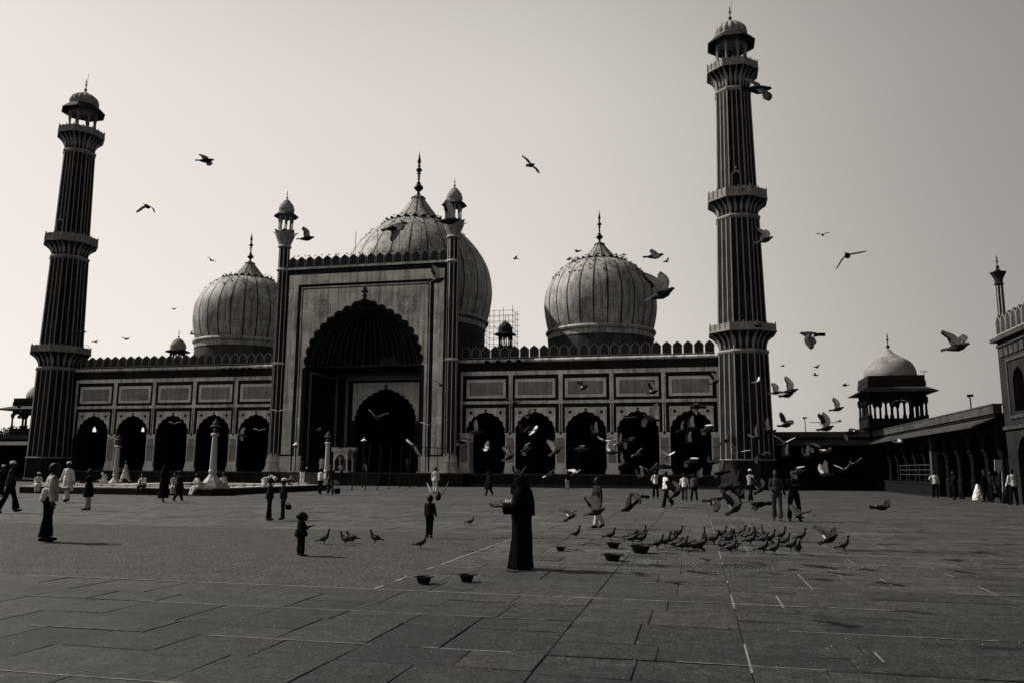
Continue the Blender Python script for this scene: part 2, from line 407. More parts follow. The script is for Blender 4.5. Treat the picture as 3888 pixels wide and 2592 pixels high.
fs=[(j*(na+1)+i,j*(na+1)+i+1,(j+1)*(na+1)+i+1,(j+1)*(na+1)+i) for j in range(nb_) for i in range(na)]
m.add(vs,fs)
# closing wall between the half dome and the arch face, and the flat corners at the springing
m.box(-7.5,7.5,YF+1.003,YB+.8,12.46,12.5)
m.build('half_dome',sand(),PT,smooth=False)
m=MB()
for k in range(nf+1):
    a=PI*k/nf
    pts=[Vector(nd(a,j/20)) for j in range(0,19)]
    cc=Vector((0,YF+.98,12.5))
    pts=[p+(Vector((0,YF+.98,p.z))-p).normalized()*.03 for p in pts]
    m.tube(pts,.035,4)
m.build('rib',mat('pale_rib',.17,scale=4,amp=.6),PT)
m=MB()
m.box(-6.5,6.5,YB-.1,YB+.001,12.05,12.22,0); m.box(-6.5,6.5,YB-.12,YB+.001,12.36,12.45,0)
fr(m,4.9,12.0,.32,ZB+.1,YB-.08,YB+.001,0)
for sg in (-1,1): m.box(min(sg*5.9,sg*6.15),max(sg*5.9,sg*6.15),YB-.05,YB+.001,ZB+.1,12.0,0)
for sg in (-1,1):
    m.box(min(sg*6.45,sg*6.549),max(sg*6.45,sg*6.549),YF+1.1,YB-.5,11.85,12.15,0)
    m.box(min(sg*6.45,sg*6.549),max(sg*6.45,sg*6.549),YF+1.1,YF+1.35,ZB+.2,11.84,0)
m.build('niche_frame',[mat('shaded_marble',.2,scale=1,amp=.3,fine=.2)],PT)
m=MB()
b2=arch(0,3.6,7.05,3.6,foils=15,bul=.045,n=120)
b2=[p for p in b2 if p[1]>7.1]
m.prism([[(-4.0,7.1),(-4.0,11.4),(4.0,11.4),(4.0,7.1)]+b2[::-1]],YB-.05,YB+.0012)
m.build('inner_spandrel',marbp(),PT)
m=MB(); m.prism([[(-.1,10.6),(-.1,10.85),(-.25,11.0),(-.08,11.1),(0,11.35),(.08,11.1),(.25,11.0),(.1,10.85),(.1,10.6)]],YB-.07,YB-.051); m.build('inner_finial',blk(),PT)
# top: dark frieze, white line
m=MB(); m.box(-10.0,10.0,YF-.1,YF+1.4,23.21,23.35); m.build('coping',sandl(),PT)
m=MB(); m.box(-9.2,9.2,YF-.16,YF-.101,23.22,23.33); m.box(-9.2,9.2,YF-.06,YF-.0,23.38,23.46);m.build('string_course',marb(),PT)
# thin rods above the portal
for x in (-3.03,-.36,2.27,4.85):
    m=MB(); m.tube([(x,2,22.4),(x+.05,2,28.4)],.035,5); m.build('rod',blk(),PT)
# ------------------------------------------------------------------ merlons
def merlon_mesh():
    m=MB(); h=1.28; w2=.46
    o=[(-w2,0),(-w2,.68),(-w2-.02,.8),(-w2+.06,.95),(-w2+.16,1.06),(-w2+.3,1.14),(0,h),(w2-.3,1.14),(w2-.16,1.06),(w2-.06,.95),(w2+.02,.8),(w2,.68),(w2,0)]
    m.prism([o],0,.3,0)
    i=[(p[0]*.87,.07+(p[1]-.07)*.95) if p[1]>0 else (p[0]*.87,.07) for p in o]
    m.prism([o,i],-.03,-.001,1)
    return m.mesh('merlon',[mat('merlon_stone',.075,scale=1.3,amp=.5,fine=.25,streak=.5),mat('merlon_edging',.3,scale=1.2,amp=.4,streak=.4)])
MM=merlon_mesh()
def merlons(parent,x0,x1,n,y,z):
    B=MB(); B.box(min(x0,x1),max(x0,x1),y+.02,y+.34,z-.1,z+.04); bt=B.build('parapet',sand(),mosque)
    for i in range(n):
        o=bpy.data.objects.new('merlon',MM); COL.objects.link(o); o.parent=bt
        o.location=(x0+(x1-x0)*(i+.5)/n,y,z+.041)
merlons(WR,10.45,36.4,25,-.1,13.1); merlons(WL,-10.45,-36.4,25,-.1,13.1); merlons(PT,-9.25,9.25,18,YF+.1,23.43)
# ------------------------------------------------------------------ chhatri arcade helper
def arcade_ring(m,r,n,z0,z1,colr,th=.1,a0=0,mi=0,foils=5,archh=.55,sp=None):
    """n columns at radius r and n arched panels between them"""
    H=z1-z0; zs=z0+H*.62
    for k in range(n):
        a=a0+2*PI*k/n; c=(r*math.cos(a),r*math.sin(a))
        m.lathe([(colr*1.5,z0),(colr*1.5,z0+H*.08),(colr,z0+H*.14),(colr*.85,z0+H*.5),(colr*1.25,zs-.02),(colr*1.5,zs+H*.04),(colr*1.5,z1)],8,(c[0],c[1],0),mi)
        b=a+PI/n; hw=r*math.sin(PI/n); ap=r*math.cos(PI/n)
        M=Matrix.Translation((ap*math.cos(b),ap*math.sin(b),0))@Matrix.Rotation(b+PI/2,4,'Z')
        T=m.T; m.T=T@M
        aa=arch(0,hw*.8,zs,H*.26,foils=foils,bul=.08,n=30)
        m.prism([[(-hw,zs)]+aa+[(hw,zs),(hw,z1),(-hw,z1)]],-th/2,th/2,mi); m.T=T
def melon(r,n,amp): return lambda a,z: 1+amp*(abs(math.cos(a*n/2))-.5)
# ------------------------------------------------------------------ portal turrets
def turret(sx):
    T=empty('turret',(sx*9.82,YF+.1,0)); T.parent=mosque
    m=MB()
    m.lathe([(.60,2.6),(.58,12.8),(.58,23.1),(.56,26.0)],16)
    m.build('shaft',mat('dark_red_stone',.04,scale=1,amp=.4,fine=.2),T)
    m=MB()
    for k in range(8):
        a=2*PI*(k+.5)/8
        m.tube([(.6*math.cos(a),.6*math.sin(a),2.9),(.575*math.cos(a),.575*math.sin(a),25.7)],.04,5)
    m.build('stripe',marbp(),T)
    for z in (12.85,23.28,25.95):
        m=MB(); m.lathe([(.55,z-.16),(.72,z-.1),(.78,z),(.72,z+.1),(.55,z+.16)],20); m.build('ring_moulding',marb(),T)
    m=MB(); m.lathe([(1.1,ZB+.004),(1.1,ZB+.12),(.98,ZB+.2),(.82,ZB+.7),(.8,ZB+1.0),(.86,ZB+1.08),(.8,ZB+1.16),(.76,ZB+1.3),(.7,ZB+1.5),(.62,ZB+1.56)],24)
    for k in range(8):
        a=2*PI*k/8; M=Matrix.Rotation(a,4,'Z')@Matrix.Translation((.64,0,0)); m.T=M
        m.add([(0,-.26,ZB+1.2),(0,.26,ZB+1.2),(.12,0,ZB+1.15),(0,-.2,ZB+1.6),(0,.2,ZB+1.6),(.12,0,ZB+1.55),(-.04,0,ZB+2.1)],[(0,2,5,3),(2,1,4,5),(3,5,6),(5,4,6),(0,3,4,1),(3,6,4),(0,1,2)]); m.T=Matrix.Identity(4)
    m.build('pot_base',marb(),T)
    # lotus capital
    m=MB(); m.lathe([(.55,26.05),(.62,26.2),(.72,26.6),(.86,27.2),(1.0,27.6),(.95,27.75)],16)
    for k in range(8):
        a=2*PI*(k+.5)/8; m.T=Matrix.Rotation(a,4,'Z')
        m.add([(.60,-.2,26.15),(.60,.2,26.15),(.98,-.4,27.2),(.98,.4,27.2),(1.06,-.38,27.45),(1.06,.38,27.45),(1.5,0,27.72),(.62,0,26.1),(1.04,0,27.2)],[(0,7,8,2),(7,1,3,8),(2,8,4),(8,3,5),(8,5,4),(4,5,6)]); m.T=Matrix.Identity(4)
    m.build('lotus_capital',mat('small_dome_marble',.26),T)
    m=MB(); arcade_ring(m,.74,8,27.72,29.55,.07,.07,a0=PI/8,archh=.5); m.lathe([(.72,27.66),(.72,27.8)],16); m.build('pavilion_arcade',mat('parapet_stone',.22),T)
    m=MB(); m.lathe([(.8,29.75),(1.36,29.42),(1.38,29.48),(.82,29.9)],8,a0=PI/8); m.build('eave',sandl(),T)
    m=MB(); m.lathe([(.84,29.8),(.84,29.95),(.82,30.0),(.87,30.15),(.86,30.4),(.74,30.75),(.52,31.05),(.3,31.22),(.22,31.3)],24); m.lathe([(.36,31.15),(.42,31.2),(.2,31.4),(.12,31.5)],12); m.build('dome',mat('small_dome_marble',.26,scale=1.2,amp=.35,fine=.15),T,smooth=True)
    m=MB(); m.lathe(finial_prof(1.1,.13),10,(0,0,31.45)); m.build('finial',mat('brass_dark',.05,rough=.45,metal=.3),T,smooth=True)
for sx in (-1,1): turret(sx)
# ------------------------------------------------------------------ great domes
DOMEM=lambda: mat('dome_marble',.40,rough=.6,scale=.35,amp=.36,fine=.2,bump=.1,streak=.55,blocks=(2.4,.95,.22,.3,12))
DPROF={}
def prad(prof,z):
    for (r0,z0),(r1,z1) in zip(prof,prof[1:]):
        if z0<=z<=z1: return r0+(r1-r0)*(z-z0)/(z1-z0+1e-9)
    return 0
def smoothprof(P,n=10):
    out=[]
    for i in range(len(P)-1):
        p0=P[max(i-1,0)];p1=P[i];p2=P[i+1];p3=P[min(i+2,len(P)-1)]
        for k in range(n):
            t=k/n; out.append(tuple(.5*((2*p1[j])+(-p0[j]+p2[j])*t+(2*p0[j]-5*p1[j]+4*p2[j]-p3[j])*t*t+(-p0[j]+3*p1[j]-3*p2[j]+p3[j])*t**3) for j in (0,1)))
    out.append(P[-1]); return out
def dome(x,y,P,drum,band,ring,lotus,cone,fin,ns):
    D=empty('dome',(x,y,0)); D.parent=mosque
    pf=smoothprof(P,6)
    m=MB(); m.lathe(pf,96); m.build('shell',DOMEM(),D,smooth=True)
    m=MB()
    for k in range(ns):      # dark inlaid meridian lines
        a=2*PI*(k+.5)/ns; da=.056/P[2][0]*1.3
        vs=[];fs=[]
        for i,(r,z) in enumerate(pf):
            rr=r+.02; ww=da*min(1,max(.35,r/P[2][0]))*P[2][0]/max(r,1)
            vs+=[(rr*math.cos(a-ww),rr*math.sin(a-ww),z),(rr*math.cos(a+ww),rr*math.sin(a+ww),z)]
            if i: fs.append((2*i-2,2*i-1,2*i+1,2*i))
        m.add(vs,fs)
        vs=[];fs=[]
        for i,(r,z) in enumerate(cone):
            rr=r+.025; ww=.05/max(r,.4)
            vs+=[(rr*math.cos(a-ww),rr*math.sin(a-ww),z),(rr*math.cos(a+ww),rr*math.sin(a+ww),z)]
            if i: fs.append((2*i-2,2*i-1,2*i+1,2*i))
        if k%2==0: m.add(vs,fs)
    m.build('inlay_line',blk(),D)
    m=MB(); m.lathe([(drum[0],12.9),(drum[0],drum[1])],64); m.build('drum',mat('drum_stone',.14,scale=.6,amp=.5,fine=.3,streak=.4,blocks=(1.5,.6,.35,.25,9)),D)
    m=MB(); m.lathe([(band[0],drum[1]+.001),(band[0],band[1])],64); m.lathe([(ring[0]-.3,ring[1]-.32),(ring[0],ring[1]-.2),(ring[0]+.08,ring[1]),(ring[0],ring[1]+.2),(ring[0]-.35,ring[1]+.3)],64); m.build('base_band',DOMEM(),D,smooth=True)
    m=MB(); r0,z0=lotus
    nl=24
    m.lathe([(r0*.8,z0-.25),(r0*.97,z0-.12),(r0*.8,z0+.12)],48)
    for k in range(nl):
        m.T=Matrix.Rotation(2*PI*k/nl,4,'Z'); hw=r0*math.sin(PI/nl)
        m.add([(r0*.85,-hw,z0),(r0*.85,hw,z0),(r0*1.0,-hw*.9,z0-.05),(r0*1.0,hw*.9,z0-.05),(r0*1.1,0,z0+.16),(r0*.85,0,z0+.12)],[(0,2,3,1),(2,4,3),(0,5,4,2),(5,1,3,4),(0,1,5)])
    m.T=Matrix.Identity(4)
    m.build('lotus_ring',sandl(),D)
    m=MB(); m.lathe(cone,48); m.build('cap',DOMEM(),D,smooth=True)
    m=MB(); m.lathe(finial_prof(fin[1]-fin[0],fin[2]),16,(0,0,fin[0])); m.build('finial',mat('brass_dark',.05,rough=.45,metal=.3),D,smooth=True)
    DPROF[(x,y)]=pf
    return D
SP=[(6.15,17.85),(6.45,18.8),(6.72,20.7),(6.62,22.3),(6.2,23.5),(5.42,24.78),(4.5,25.65),(3.4,26.3),(2.6,26.6)]
SC=[(2.55,26.5),(1.9,27.1),(1.35,27.75),(.85,28.35),(.6,28.65),(.66,28.72),(.6,28.85),(.4,28.9)]
dome(23.52,14.12,SP,(6.28,16.85),(6.34,17.55),(6.5,17.72),(3.15,26.5),SC,(28.85,33.13,.42),26)
dome(-23.52,14.12,SP,(6.28,16.85),(6.34,17.55),(6.5,17.72),(3.15,26.5),SC,(28.85,33.13,.42),26)
MP=[(9.05,20.05),(9.4,21.3),(9.7,23.4),(9.6,25.2),(9.1,27.1),(8.1,28.9),(6.9,30.4),(5.6,31.6),(4.2,32.6),(3.3,33.1)]
MC=[(3.3,33.0),(2.5,33.9),(1.75,34.9),(1.1,35.8),(.85,36.15),(.95,36.3),(.8,36.5),(.5,36.6)]
dome(0,14.4,MP,(8.85,18.9),(8.95,19.7),(9.25,19.92),(4.1,32.75),MC,(36.5,42.85,.62),26)
# ladder resting on the main dome, seen right of the portal turret
m=MB()
la=math.radians(-38)
def dpt(a,z,off=.15):
    r=prad(DPROF[(0,14.4)],z)+off; return Vector((r*math.cos(a),14.4+r*math.sin(a),z))
for da in (-.03,.03): m.tube([dpt(la+da,z) for z in [20.6+.4*i for i in range(22)]],.03,5)
for i in range(24): m.tube([dpt(la-.03,20.8+.34*i),dpt(la+.03,20.8+.34*i)],.02,4)
lad=m.build('ladder',blk()); tag(lad,'long thin access ladder leaning on the right flank of the largest dome','ladder')
# small rear pavilions rising behind the roof
def rear_pav(x,y,zb,ze,zd,zt,r):
    T=empty('roof_pavilion',(x,y,0)); T.parent=mosque
    m=MB(); m.lathe([(r*1.0,12.9),(r*1.0,zb-.3)],8,a0=PI/8); m.lathe([(r*1.15,zb-.3),(r*1.15,zb-.1)],8,a0=PI/8); m.build('tower',sand(),T)
    m=MB(); arcade_ring(m,r*.85,8,zb-.1,ze,.09*r,.1,a0=PI/8); m.build('pavilion_arcade',sand(),T)
    m=MB(); m.lathe([(r*.9,ze+.15),(r*1.6,ze-.1),(r*1.62,ze-.04),(r*.92,ze+.28)],8,a0=PI/8); m.build('eave',sand(),T)
    m=MB(); h=zd-ze; m.lathe([(r*.95,ze+.2),(r*.95,ze+.3),(r*1.02,ze+h*.35),(r*.98,ze+h*.5),(r*.75,ze+h*.74),(r*.4,ze+h*.93),(r*.2,ze+h)],20); m.build('dome',sandl() if x>0 else mat('small_dome_marble',.26),T,smooth=True)
    m=MB(); m.lathe(finial_prof(zt-zd+.1,r*.13),8,(0,0,zd-.1)); m.build('finial',blk(),T)
rear_pav(9.25,25,18.3,19.93,21.69,22.7,1.0); rear_pav(-41.28,25,17.4,18.85,20.85,22.2,1.15)
# scaffolding around the right-hand rear pavilion
m=MB(); z0,z1=13.0,23.4
xs=[6.6,8.0,9.3,10.6]; ys=[23.4,25,26.6]
for x in xs:
    for y in ys:
        if y==25 and x not in (6.6,10.6): continue
        m.tube([(x,y,z0),(x+.03,y,z1+rnd.uniform(-.5,.9))],.035,5)
for k in range(13):
    z=z0+.8*k+.3
    for y in (23.4,26.6): m.tube([(6.4,y,z),(10.9,y,z+.03)],.028,4)
    for x in (6.6,10.6): m.tube([(x,23.1,z),(x,26.9,z)],.028,4)
m.tube([(6.6,23.4,15),(10.6,23.4,19)],.028,4); m.tube([(10.6,23.4,17),(8,23.4,21)],.028,4)
sc=m.build('scaffolding',blk()); tag(sc,'thin pole scaffolding cage built around the small roof pavilion right of the largest dome','scaffolding')
# ================================================================== MINARETS
def minaret(x,y,label):
    T=empty('minaret',(x,y,0),label=label,cat='minaret',group='twin striped minarets')
    K=1/math.cos(PI/8)*.965
    dk=mat('minaret_stone',.036,scale=.8,amp=.55,fine=.3,streak=.3,blocks=(.9,1.15,.3,.5)); wh=mat('minaret_stripe',.21,scale=1,amp=.25,fine=.1)
    def tier(z0,r0,z1,r1,nm='shaft'):
        S=empty(nm,(0,0,0)); S.parent=T
        m=MB(); m.lathe([(r0*K,z0),(r1*K,z1)],8,a0=PI/8); m.build('shaft_wall',dk,S)
        m=MB()
        for k in range(8):
            A0=PI/8+k*PI/4; A1=A0+PI/4
            for t in (0,1/3,2/3):
                def P(r,z,off):
                    p0=Vector((math.cos(A0),math.sin(A0),0))*r*K; p1=Vector((math.cos(A1),math.sin(A1),0))*r*K
                    p=p0.lerp(p1,t); nn=Vector((math.cos((A0+A1)/2),math.sin((A0+A1)/2),0)) if t else Vector((math.cos(A0),math.sin(A0),0))
                    return Vector((p.x,p.y,z))+nn*off
                tg=Vector((-math.sin((A0+A1)/2 if t else A0),math.cos((A0+A1)/2 if t else A0),0))
                hw=.052 if t else .06; vs=[]
                for (r,z) in ((r0,z0),(r1,z1)):
                    for off,sg in ((-.03,-1),(.045,-1),(.045,1),(-.03,1)):
                        vs.append(P(r,z,off)+tg*hw*sg)
                m.add(vs,[(0,1,5,4),(1,2,6,5),(2,3,7,6),(3,0,4,7),(0,1,2,3),(4,5,6,7)])
        m.build('stripe',wh,S); return S
    def gallery(zr,rr,zu,ru,zt):
        G=empty('balcony',(0,0,0)); G.parent=T
        m=MB(); m.lathe([(rr*K*.97,zr-.28),(rr*K*1.03,zr-.12),(rr*K*1.05,zr),(rr*K*1.02,zr+.12),(rr*K*.93,zr+.22)],8,a0=PI/8); m.build('ring_moulding',wh,G)
        n=8; pf=[]
        for i in range(n+1):
            t=i/n; pf.append((rr*K*.93+(ru*K-rr*K*.93)*(t**2.4),zr+.2+(zu-zr-.2)*t**.9))
        m=MB(); m.lathe(pf,8,a0=PI/8); m.build('corbel',dk,G)
        m=MB()
        for k in range(8):
            A0=PI/8+k*PI/4; A1=A0+PI/4
            for t in (0,1/3,2/3):
                vs=[];fs=[]
                aa=(A0+A1)/2 if t else A0
                tg=Vector((-math.sin(aa),math.cos(aa),0)); nn=Vector((math.cos(aa),math.sin(aa),0))
                for i,(r,z) in enumerate(pf):
                    s_=i/n; p=Vector((math.cos(A0)*r,math.sin(A0)*r,z)).lerp(Vector((math.cos(A1)*r,math.sin(A1)*r,z)),t)
                    hw=.07+.15*math.sin(PI*min(1,s_*1.15))**1.5
                    for off,sg in ((-.02,-1),(.05,0),(-.02,1)):
                        vs.append(p+nn*(off+ (.0))+tg*hw*sg)
                    if i:
                        b=3*i; fs+=[(b-3,b-2,b+1,b),(b-2,b-1,b+2,b+1),(b-1,b-3,b,b+2)]
                m.add(vs,fs)
        m.build('petal',wh,G)
        m=MB()
        R=ru*K
        m.lathe([(R,zu),(R*1.02,zu+.05),(R*1.02,zu+.18),(R*.97,zu+.2)],8,a0=PI/8)
        # parapet: thin wall ring with panels and posts
        ri=R*.95
        m.lathe([(R*.985,zu+.2),(R*.985,zt),(ri,zt),(ri,zu+.2)],8,a0=PI/8,close=False)
        for k in range(8):
            A0=PI/8+k*PI/4; A1=A0+PI/4
            for t in (0,.25,.5,.75):
                p=Vector((math.cos(A0),math.sin(A0),0)).lerp(Vector((math.cos(A1),math.sin(A1),0)),t)*(R*.985)
                m.box(p.x-.05,p.x+.05,p.y-.05,p.y+.05,zu+.21,zt+(.16 if t in(0,.5) else .05))
        m.build('parapet',mat('parapet_stone',.22,scale=1.2,amp=.35,fine=.15,streak=.2),G)
        return G
    m=MB(); m.lathe([(2.95,0),(2.95,.25),(2.82,.35),(2.72,.5),(2.7,2.5),(2.75,2.6),(2.6,2.66)],8,a0=PI/8); m.build('base',sand(),T)
    m=MB(); m.lathe([(2.74,2.62),(2.8,2.7),(2.74,2.78),(2.55,2.79)],8,a0=PI/8); m.build('base_moulding',wh,T)
    tier(2.7,2.5,13.0,2.33); gallery(12.95,2.38,14.75,3.2,15.55)
    tier(15.2,2.3,26.5,2.03); gallery(26.35,2.1,28.0,2.9,29.0)
    tier(28.6,1.93,39.9,1.68); gallery(39.75,1.78,41.75,2.58,42.6)
    # doorway giving on to the second balcony
    M=MB(); r=1.93*.965
    o=arch(0,.36,30.3,.42,foils=3,bul=.1,n=20,zb=28.6); o2=arch(0,.46,30.35,.62,foils=3,bul=.05,n=20,zb=28.6)
    M.T=Matrix.Translation((-.1,-r-.02,0)); M.prism([o],-.035,.2,0); M.prism([o2+o[::-1]],-.07,.1,1); M.ball((0,-.04,31.2),(.09,.05,.12),8,1)
    M.T=Matrix.Identity(4); M.build('doorway',[blk(),wh],T)
    # crowning pavilion
    C_=empty('pavilion',(0,0,0)); C_.parent=T
    m=MB(); arcade_ring(m,1.5,8,42.3,45.35,.12,.12,a0=PI/8,foils=5); m.lathe([(1.55,45.3),(1.6,45.5)],8,a0=PI/8); m.build('arcade',mat('pavilion_stone',.16,scale=1.5,amp=.4,fine=.2),C_)
    m=MB(); m.lathe([(1.62,45.75),(2.52,45.05),(2.55,45.12),(1.7,45.98)],8,a0=PI/8); m.build('eave',mat('dark_red_stone',.04,scale=1,amp=.4,fine=.2),C_)
    m=MB(); m.lathe([(1.66,45.9),(1.66,46.15)],8,a0=PI/8)
    m.lathe(smoothprof([(1.5,46.1),(1.6,46.4),(1.58,46.7),(1.35,47.1),(.95,47.42),(.55,47.6),(.3,47.7)],4),64,rf=melon(1,16,.09)); m.lathe([(.5,47.5),(.75,47.55),(.35,47.8),(.2,47.9)],16); m.build('dome',mat('small_dome_marble',.22,scale=1.2,amp=.35,fine=.15),C_,smooth=False)
    m=MB(); m.lathe(finial_prof(1.9,.2),10,(0,0,47.8)); m.tube([(.12,0,47.9),(.22,0,50.3)],.02,4); m.build('finial',mat('brass_dark',.05,rough=.45,metal=.3),C_)
    return T
minaret(39,-.35,'tall striped minaret at the right end of the mosque front, half lit by the sun')
minaret(-39,-.35,'tall striped minaret at the far left end of the mosque front beside the left wing')
# ================================================================== GROUND
def stain_mat(name,v,**k):
    m=mat(name,v,**k)
    return m
def slab_material():
    m=bpy.data.materials.new('flagstone'); m.use_nodes=True; t=m.node_tree; t.nodes.clear(); l=t.links.new
    out=N(t,'ShaderNodeOutputMaterial'); b=N(t,'ShaderNodeBsdfPrincipled'); l(b.outputs[0],out.inputs[0]); b.inputs['Roughness'].default_value=.8; b.inputs['Specular IOR Level'].default_value=.2
    tc=N(t,'ShaderNodeTexCoord'); co=tc.outputs['Object']
    at=N(t,'ShaderNodeAttribute',attribute_name='tone')
    def noi(sc,det,a,b_,lo,hi,mapping=None):
        n=N(t,'ShaderNodeTexNoise'); n.inputs['Scale'].default_value=sc; n.inputs['Detail'].default_value=det; n.inputs['Roughness'].default_value=.65
        if mapping: mp=N(t,'ShaderNodeMapping'); mp.inputs['Scale'].default_value=mapping; l(co,mp.inputs[0]); l(mp.outputs[0],n.inputs['Vector'])
        else: l(co,n.inputs['Vector'])
        r=N(t,'ShaderNodeMapRange'); r.inputs[1].default_value=a; r.inputs[2].default_value=b_; r.inputs[3].default_value=lo; r.inputs[4].default_value=hi; l(n.outputs[0],r.inputs[0]); return r.outputs[0],n
    def mul(a,o):
        x=N(t,'ShaderNodeMath',operation='MULTIPLY'); l(a,x.inputs[0]); l(o,x.inputs[1]); return x.outputs[0]
    cur,_n=noi(.22,5,.3,.7,.78,1.22); c2,_n=noi(4,7,.4,.62,.74,1.25); cur=mul(cur,c2)
    c3,_n=noi(30,4,.42,.58,.52,1.5); cur=mul(cur,c3); c8,_n=noi(11,5,.4,.6,.76,1.26); cur=mul(cur,c8)
    c4,_n=noi(7,6,.55,.7,1,.45); cur=mul(cur,c4)       # dark spots of dirt
    c6,_n=noi(1.1,5,.52,.7,1,.6,(1,2.6,1)); cur=mul(cur,c6)
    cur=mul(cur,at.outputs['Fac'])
    # long dark streaks, painted shadows of birds and people on the court's right side
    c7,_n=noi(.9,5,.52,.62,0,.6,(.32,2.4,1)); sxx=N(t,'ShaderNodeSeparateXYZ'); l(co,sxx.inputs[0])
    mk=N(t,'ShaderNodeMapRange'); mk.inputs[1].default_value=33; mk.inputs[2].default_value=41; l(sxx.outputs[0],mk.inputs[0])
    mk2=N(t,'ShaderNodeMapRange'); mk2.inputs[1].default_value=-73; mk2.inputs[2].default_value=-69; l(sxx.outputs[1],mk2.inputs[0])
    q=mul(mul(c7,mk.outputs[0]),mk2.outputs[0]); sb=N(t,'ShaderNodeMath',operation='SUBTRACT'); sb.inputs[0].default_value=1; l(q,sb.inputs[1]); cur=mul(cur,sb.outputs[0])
    # wet and spilled-seed stains round the feeding bowls, plus painted cast shadows
    for (cx,cy,rx,ry,st) in STAINS_SHADOWS:
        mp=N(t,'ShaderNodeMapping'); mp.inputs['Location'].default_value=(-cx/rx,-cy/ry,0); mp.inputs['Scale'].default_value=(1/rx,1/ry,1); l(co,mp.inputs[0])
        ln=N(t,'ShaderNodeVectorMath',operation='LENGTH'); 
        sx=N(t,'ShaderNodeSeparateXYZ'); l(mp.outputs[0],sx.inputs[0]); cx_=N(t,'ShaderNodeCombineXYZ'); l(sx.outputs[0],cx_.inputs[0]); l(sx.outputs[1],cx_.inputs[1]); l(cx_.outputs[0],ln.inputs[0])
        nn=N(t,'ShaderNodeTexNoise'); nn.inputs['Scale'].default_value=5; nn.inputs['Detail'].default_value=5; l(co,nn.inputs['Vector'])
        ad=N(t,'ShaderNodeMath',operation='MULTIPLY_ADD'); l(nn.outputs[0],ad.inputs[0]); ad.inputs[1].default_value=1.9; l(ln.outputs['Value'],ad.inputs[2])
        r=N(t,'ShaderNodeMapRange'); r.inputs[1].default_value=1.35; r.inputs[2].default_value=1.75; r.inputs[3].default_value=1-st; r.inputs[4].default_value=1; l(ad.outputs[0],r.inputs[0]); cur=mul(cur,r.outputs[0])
    cm=N(t,'ShaderNodeMixRGB',blend_type='MULTIPLY'); cm.inputs[0].default_value=1; cm.inputs[1].default_value=g3(GROUND_V); l(cur,cm.inputs[2]); l(cm.outputs[0],b.inputs['Base Color'])
    bp=N(t,'ShaderNodeBump'); bp.inputs['Strength'].default_value=.5; bp.inputs['Distance'].default_value=.012
    n5=N(t,'ShaderNodeTexNoise'); n5.inputs['Scale'].default_value=25; n5.inputs['Detail'].default_value=6; l(co,n5.inputs['Vector']); l(n5.outputs[0],bp.inputs['Height']); l(bp.outputs[0],b.inputs['Normal'])
    return m
GROUND_V=.106
STAINS_SHADOWS=[(31.6,-72.8,1.6,.5,.35),(28.2,-74.6,.9,.5,.4),(33.9,-75.0,.8,.4,.35),(36.0,-71.6,.9,.3,.4),(40.0,-73.5,1.4,.4,.45),(26.5,-72.0,1.2,.4,.3),(33.35,-67.0,1.2,.45,.8),(34.9,-66.6,1.1,.5,.6),(30.75,-69.1,.5,.25,.7),(33.4,-65.6,.8,.3,.55),(36.6,-65.4,1.6,.5,.45),(38.6,-63.0,2.4,.35,.5),(41.5,-60.5,3,.35,.5),(37.0,-68.6,.55,.16,.8),(38.6,-70.1,.5,.14,.75),(37.05,-72.9,.5,.13,.8),(40.5,-66.5,1.6,.22,.5),(44,-57,3.2,.4,.45),(35.2,-68.1,.9,.2,.5)]  # bowl stains first of all; other ellipses are painted bird and people shadows
# base sheet
m=MB(); m.add([(-900,-900,-.011),(900,-900,-.011),(900,900,-.011),(-900,900,-.011)],[(0,1,2,3)])
tag(m.build('ground',mat('joint_earth',.03,scale=1.2,amp=.8,fine=.4)),kind='structure')
# flagstones: courses 1.65 m deep, columns 1.725 m wide, each cell split at random, as measured on the pavement
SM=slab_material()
vs=[];fs=[];tones=[]
def slab(x0,x1,y0,y1,near):
    g=.005 if near else .009
    z=rnd.uniform(-.004,.004); b=.006
    j=[rnd.uniform(-.004,.004) for _ in range(4)]
    tx,ty=rnd.uniform(-.003,.003),rnd.uniform(-.003,.003)
    X0,X1,Y0,Y1=x0+g,x1-g,y0+g,y1-g
    W_=[rnd.uniform(-.006,.006) for _ in range(8)] if near else [0]*8
    tone=max(.6,min(1.5,rnd.gauss(1,.13)))*(1-.60*max(0,min(1,(-64.5-y0)/9)))*(1-.14*max(0,min(1,(x0-34)/6)));  # slabs nearer the camera toned darker, vignetting painted into their colour
    if rnd.random()<.06: tone*=rnd.choice((.78,1.25))
    o=len(vs)
    vs.extend([(X0,Y0,-.029),(X1,Y0,-.029),(X1,Y1,-.029),(X0,Y1,-.029),
      (X0,Y0,z-.004),(X1,Y0,z-.004),(X1,Y1,z-.004),(X0,Y1,z-.004),
      (X0+b+W_[0],Y0+b+W_[1],z-tx-ty),(X1-b+W_[2],Y0+b+W_[3],z+tx-ty),(X1-b+W_[4],Y1-b+W_[5],z+tx+ty),(X0+b+W_[6],Y1-b+W_[7],z-tx+ty)])
    F=[(8,9,10,11)]+[(0+i,(i+1)%4,(i+1)%4+4,i+4) for i in range(4)]+[(4+i,(i+1)%4+4,(i+1)%4+8,i+8) for i in range(4)]
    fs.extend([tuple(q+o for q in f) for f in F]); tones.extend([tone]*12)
def in_patch(x,y): return x<30.0 and -70.9<y<-60.3
NY0,NY1=-12,49
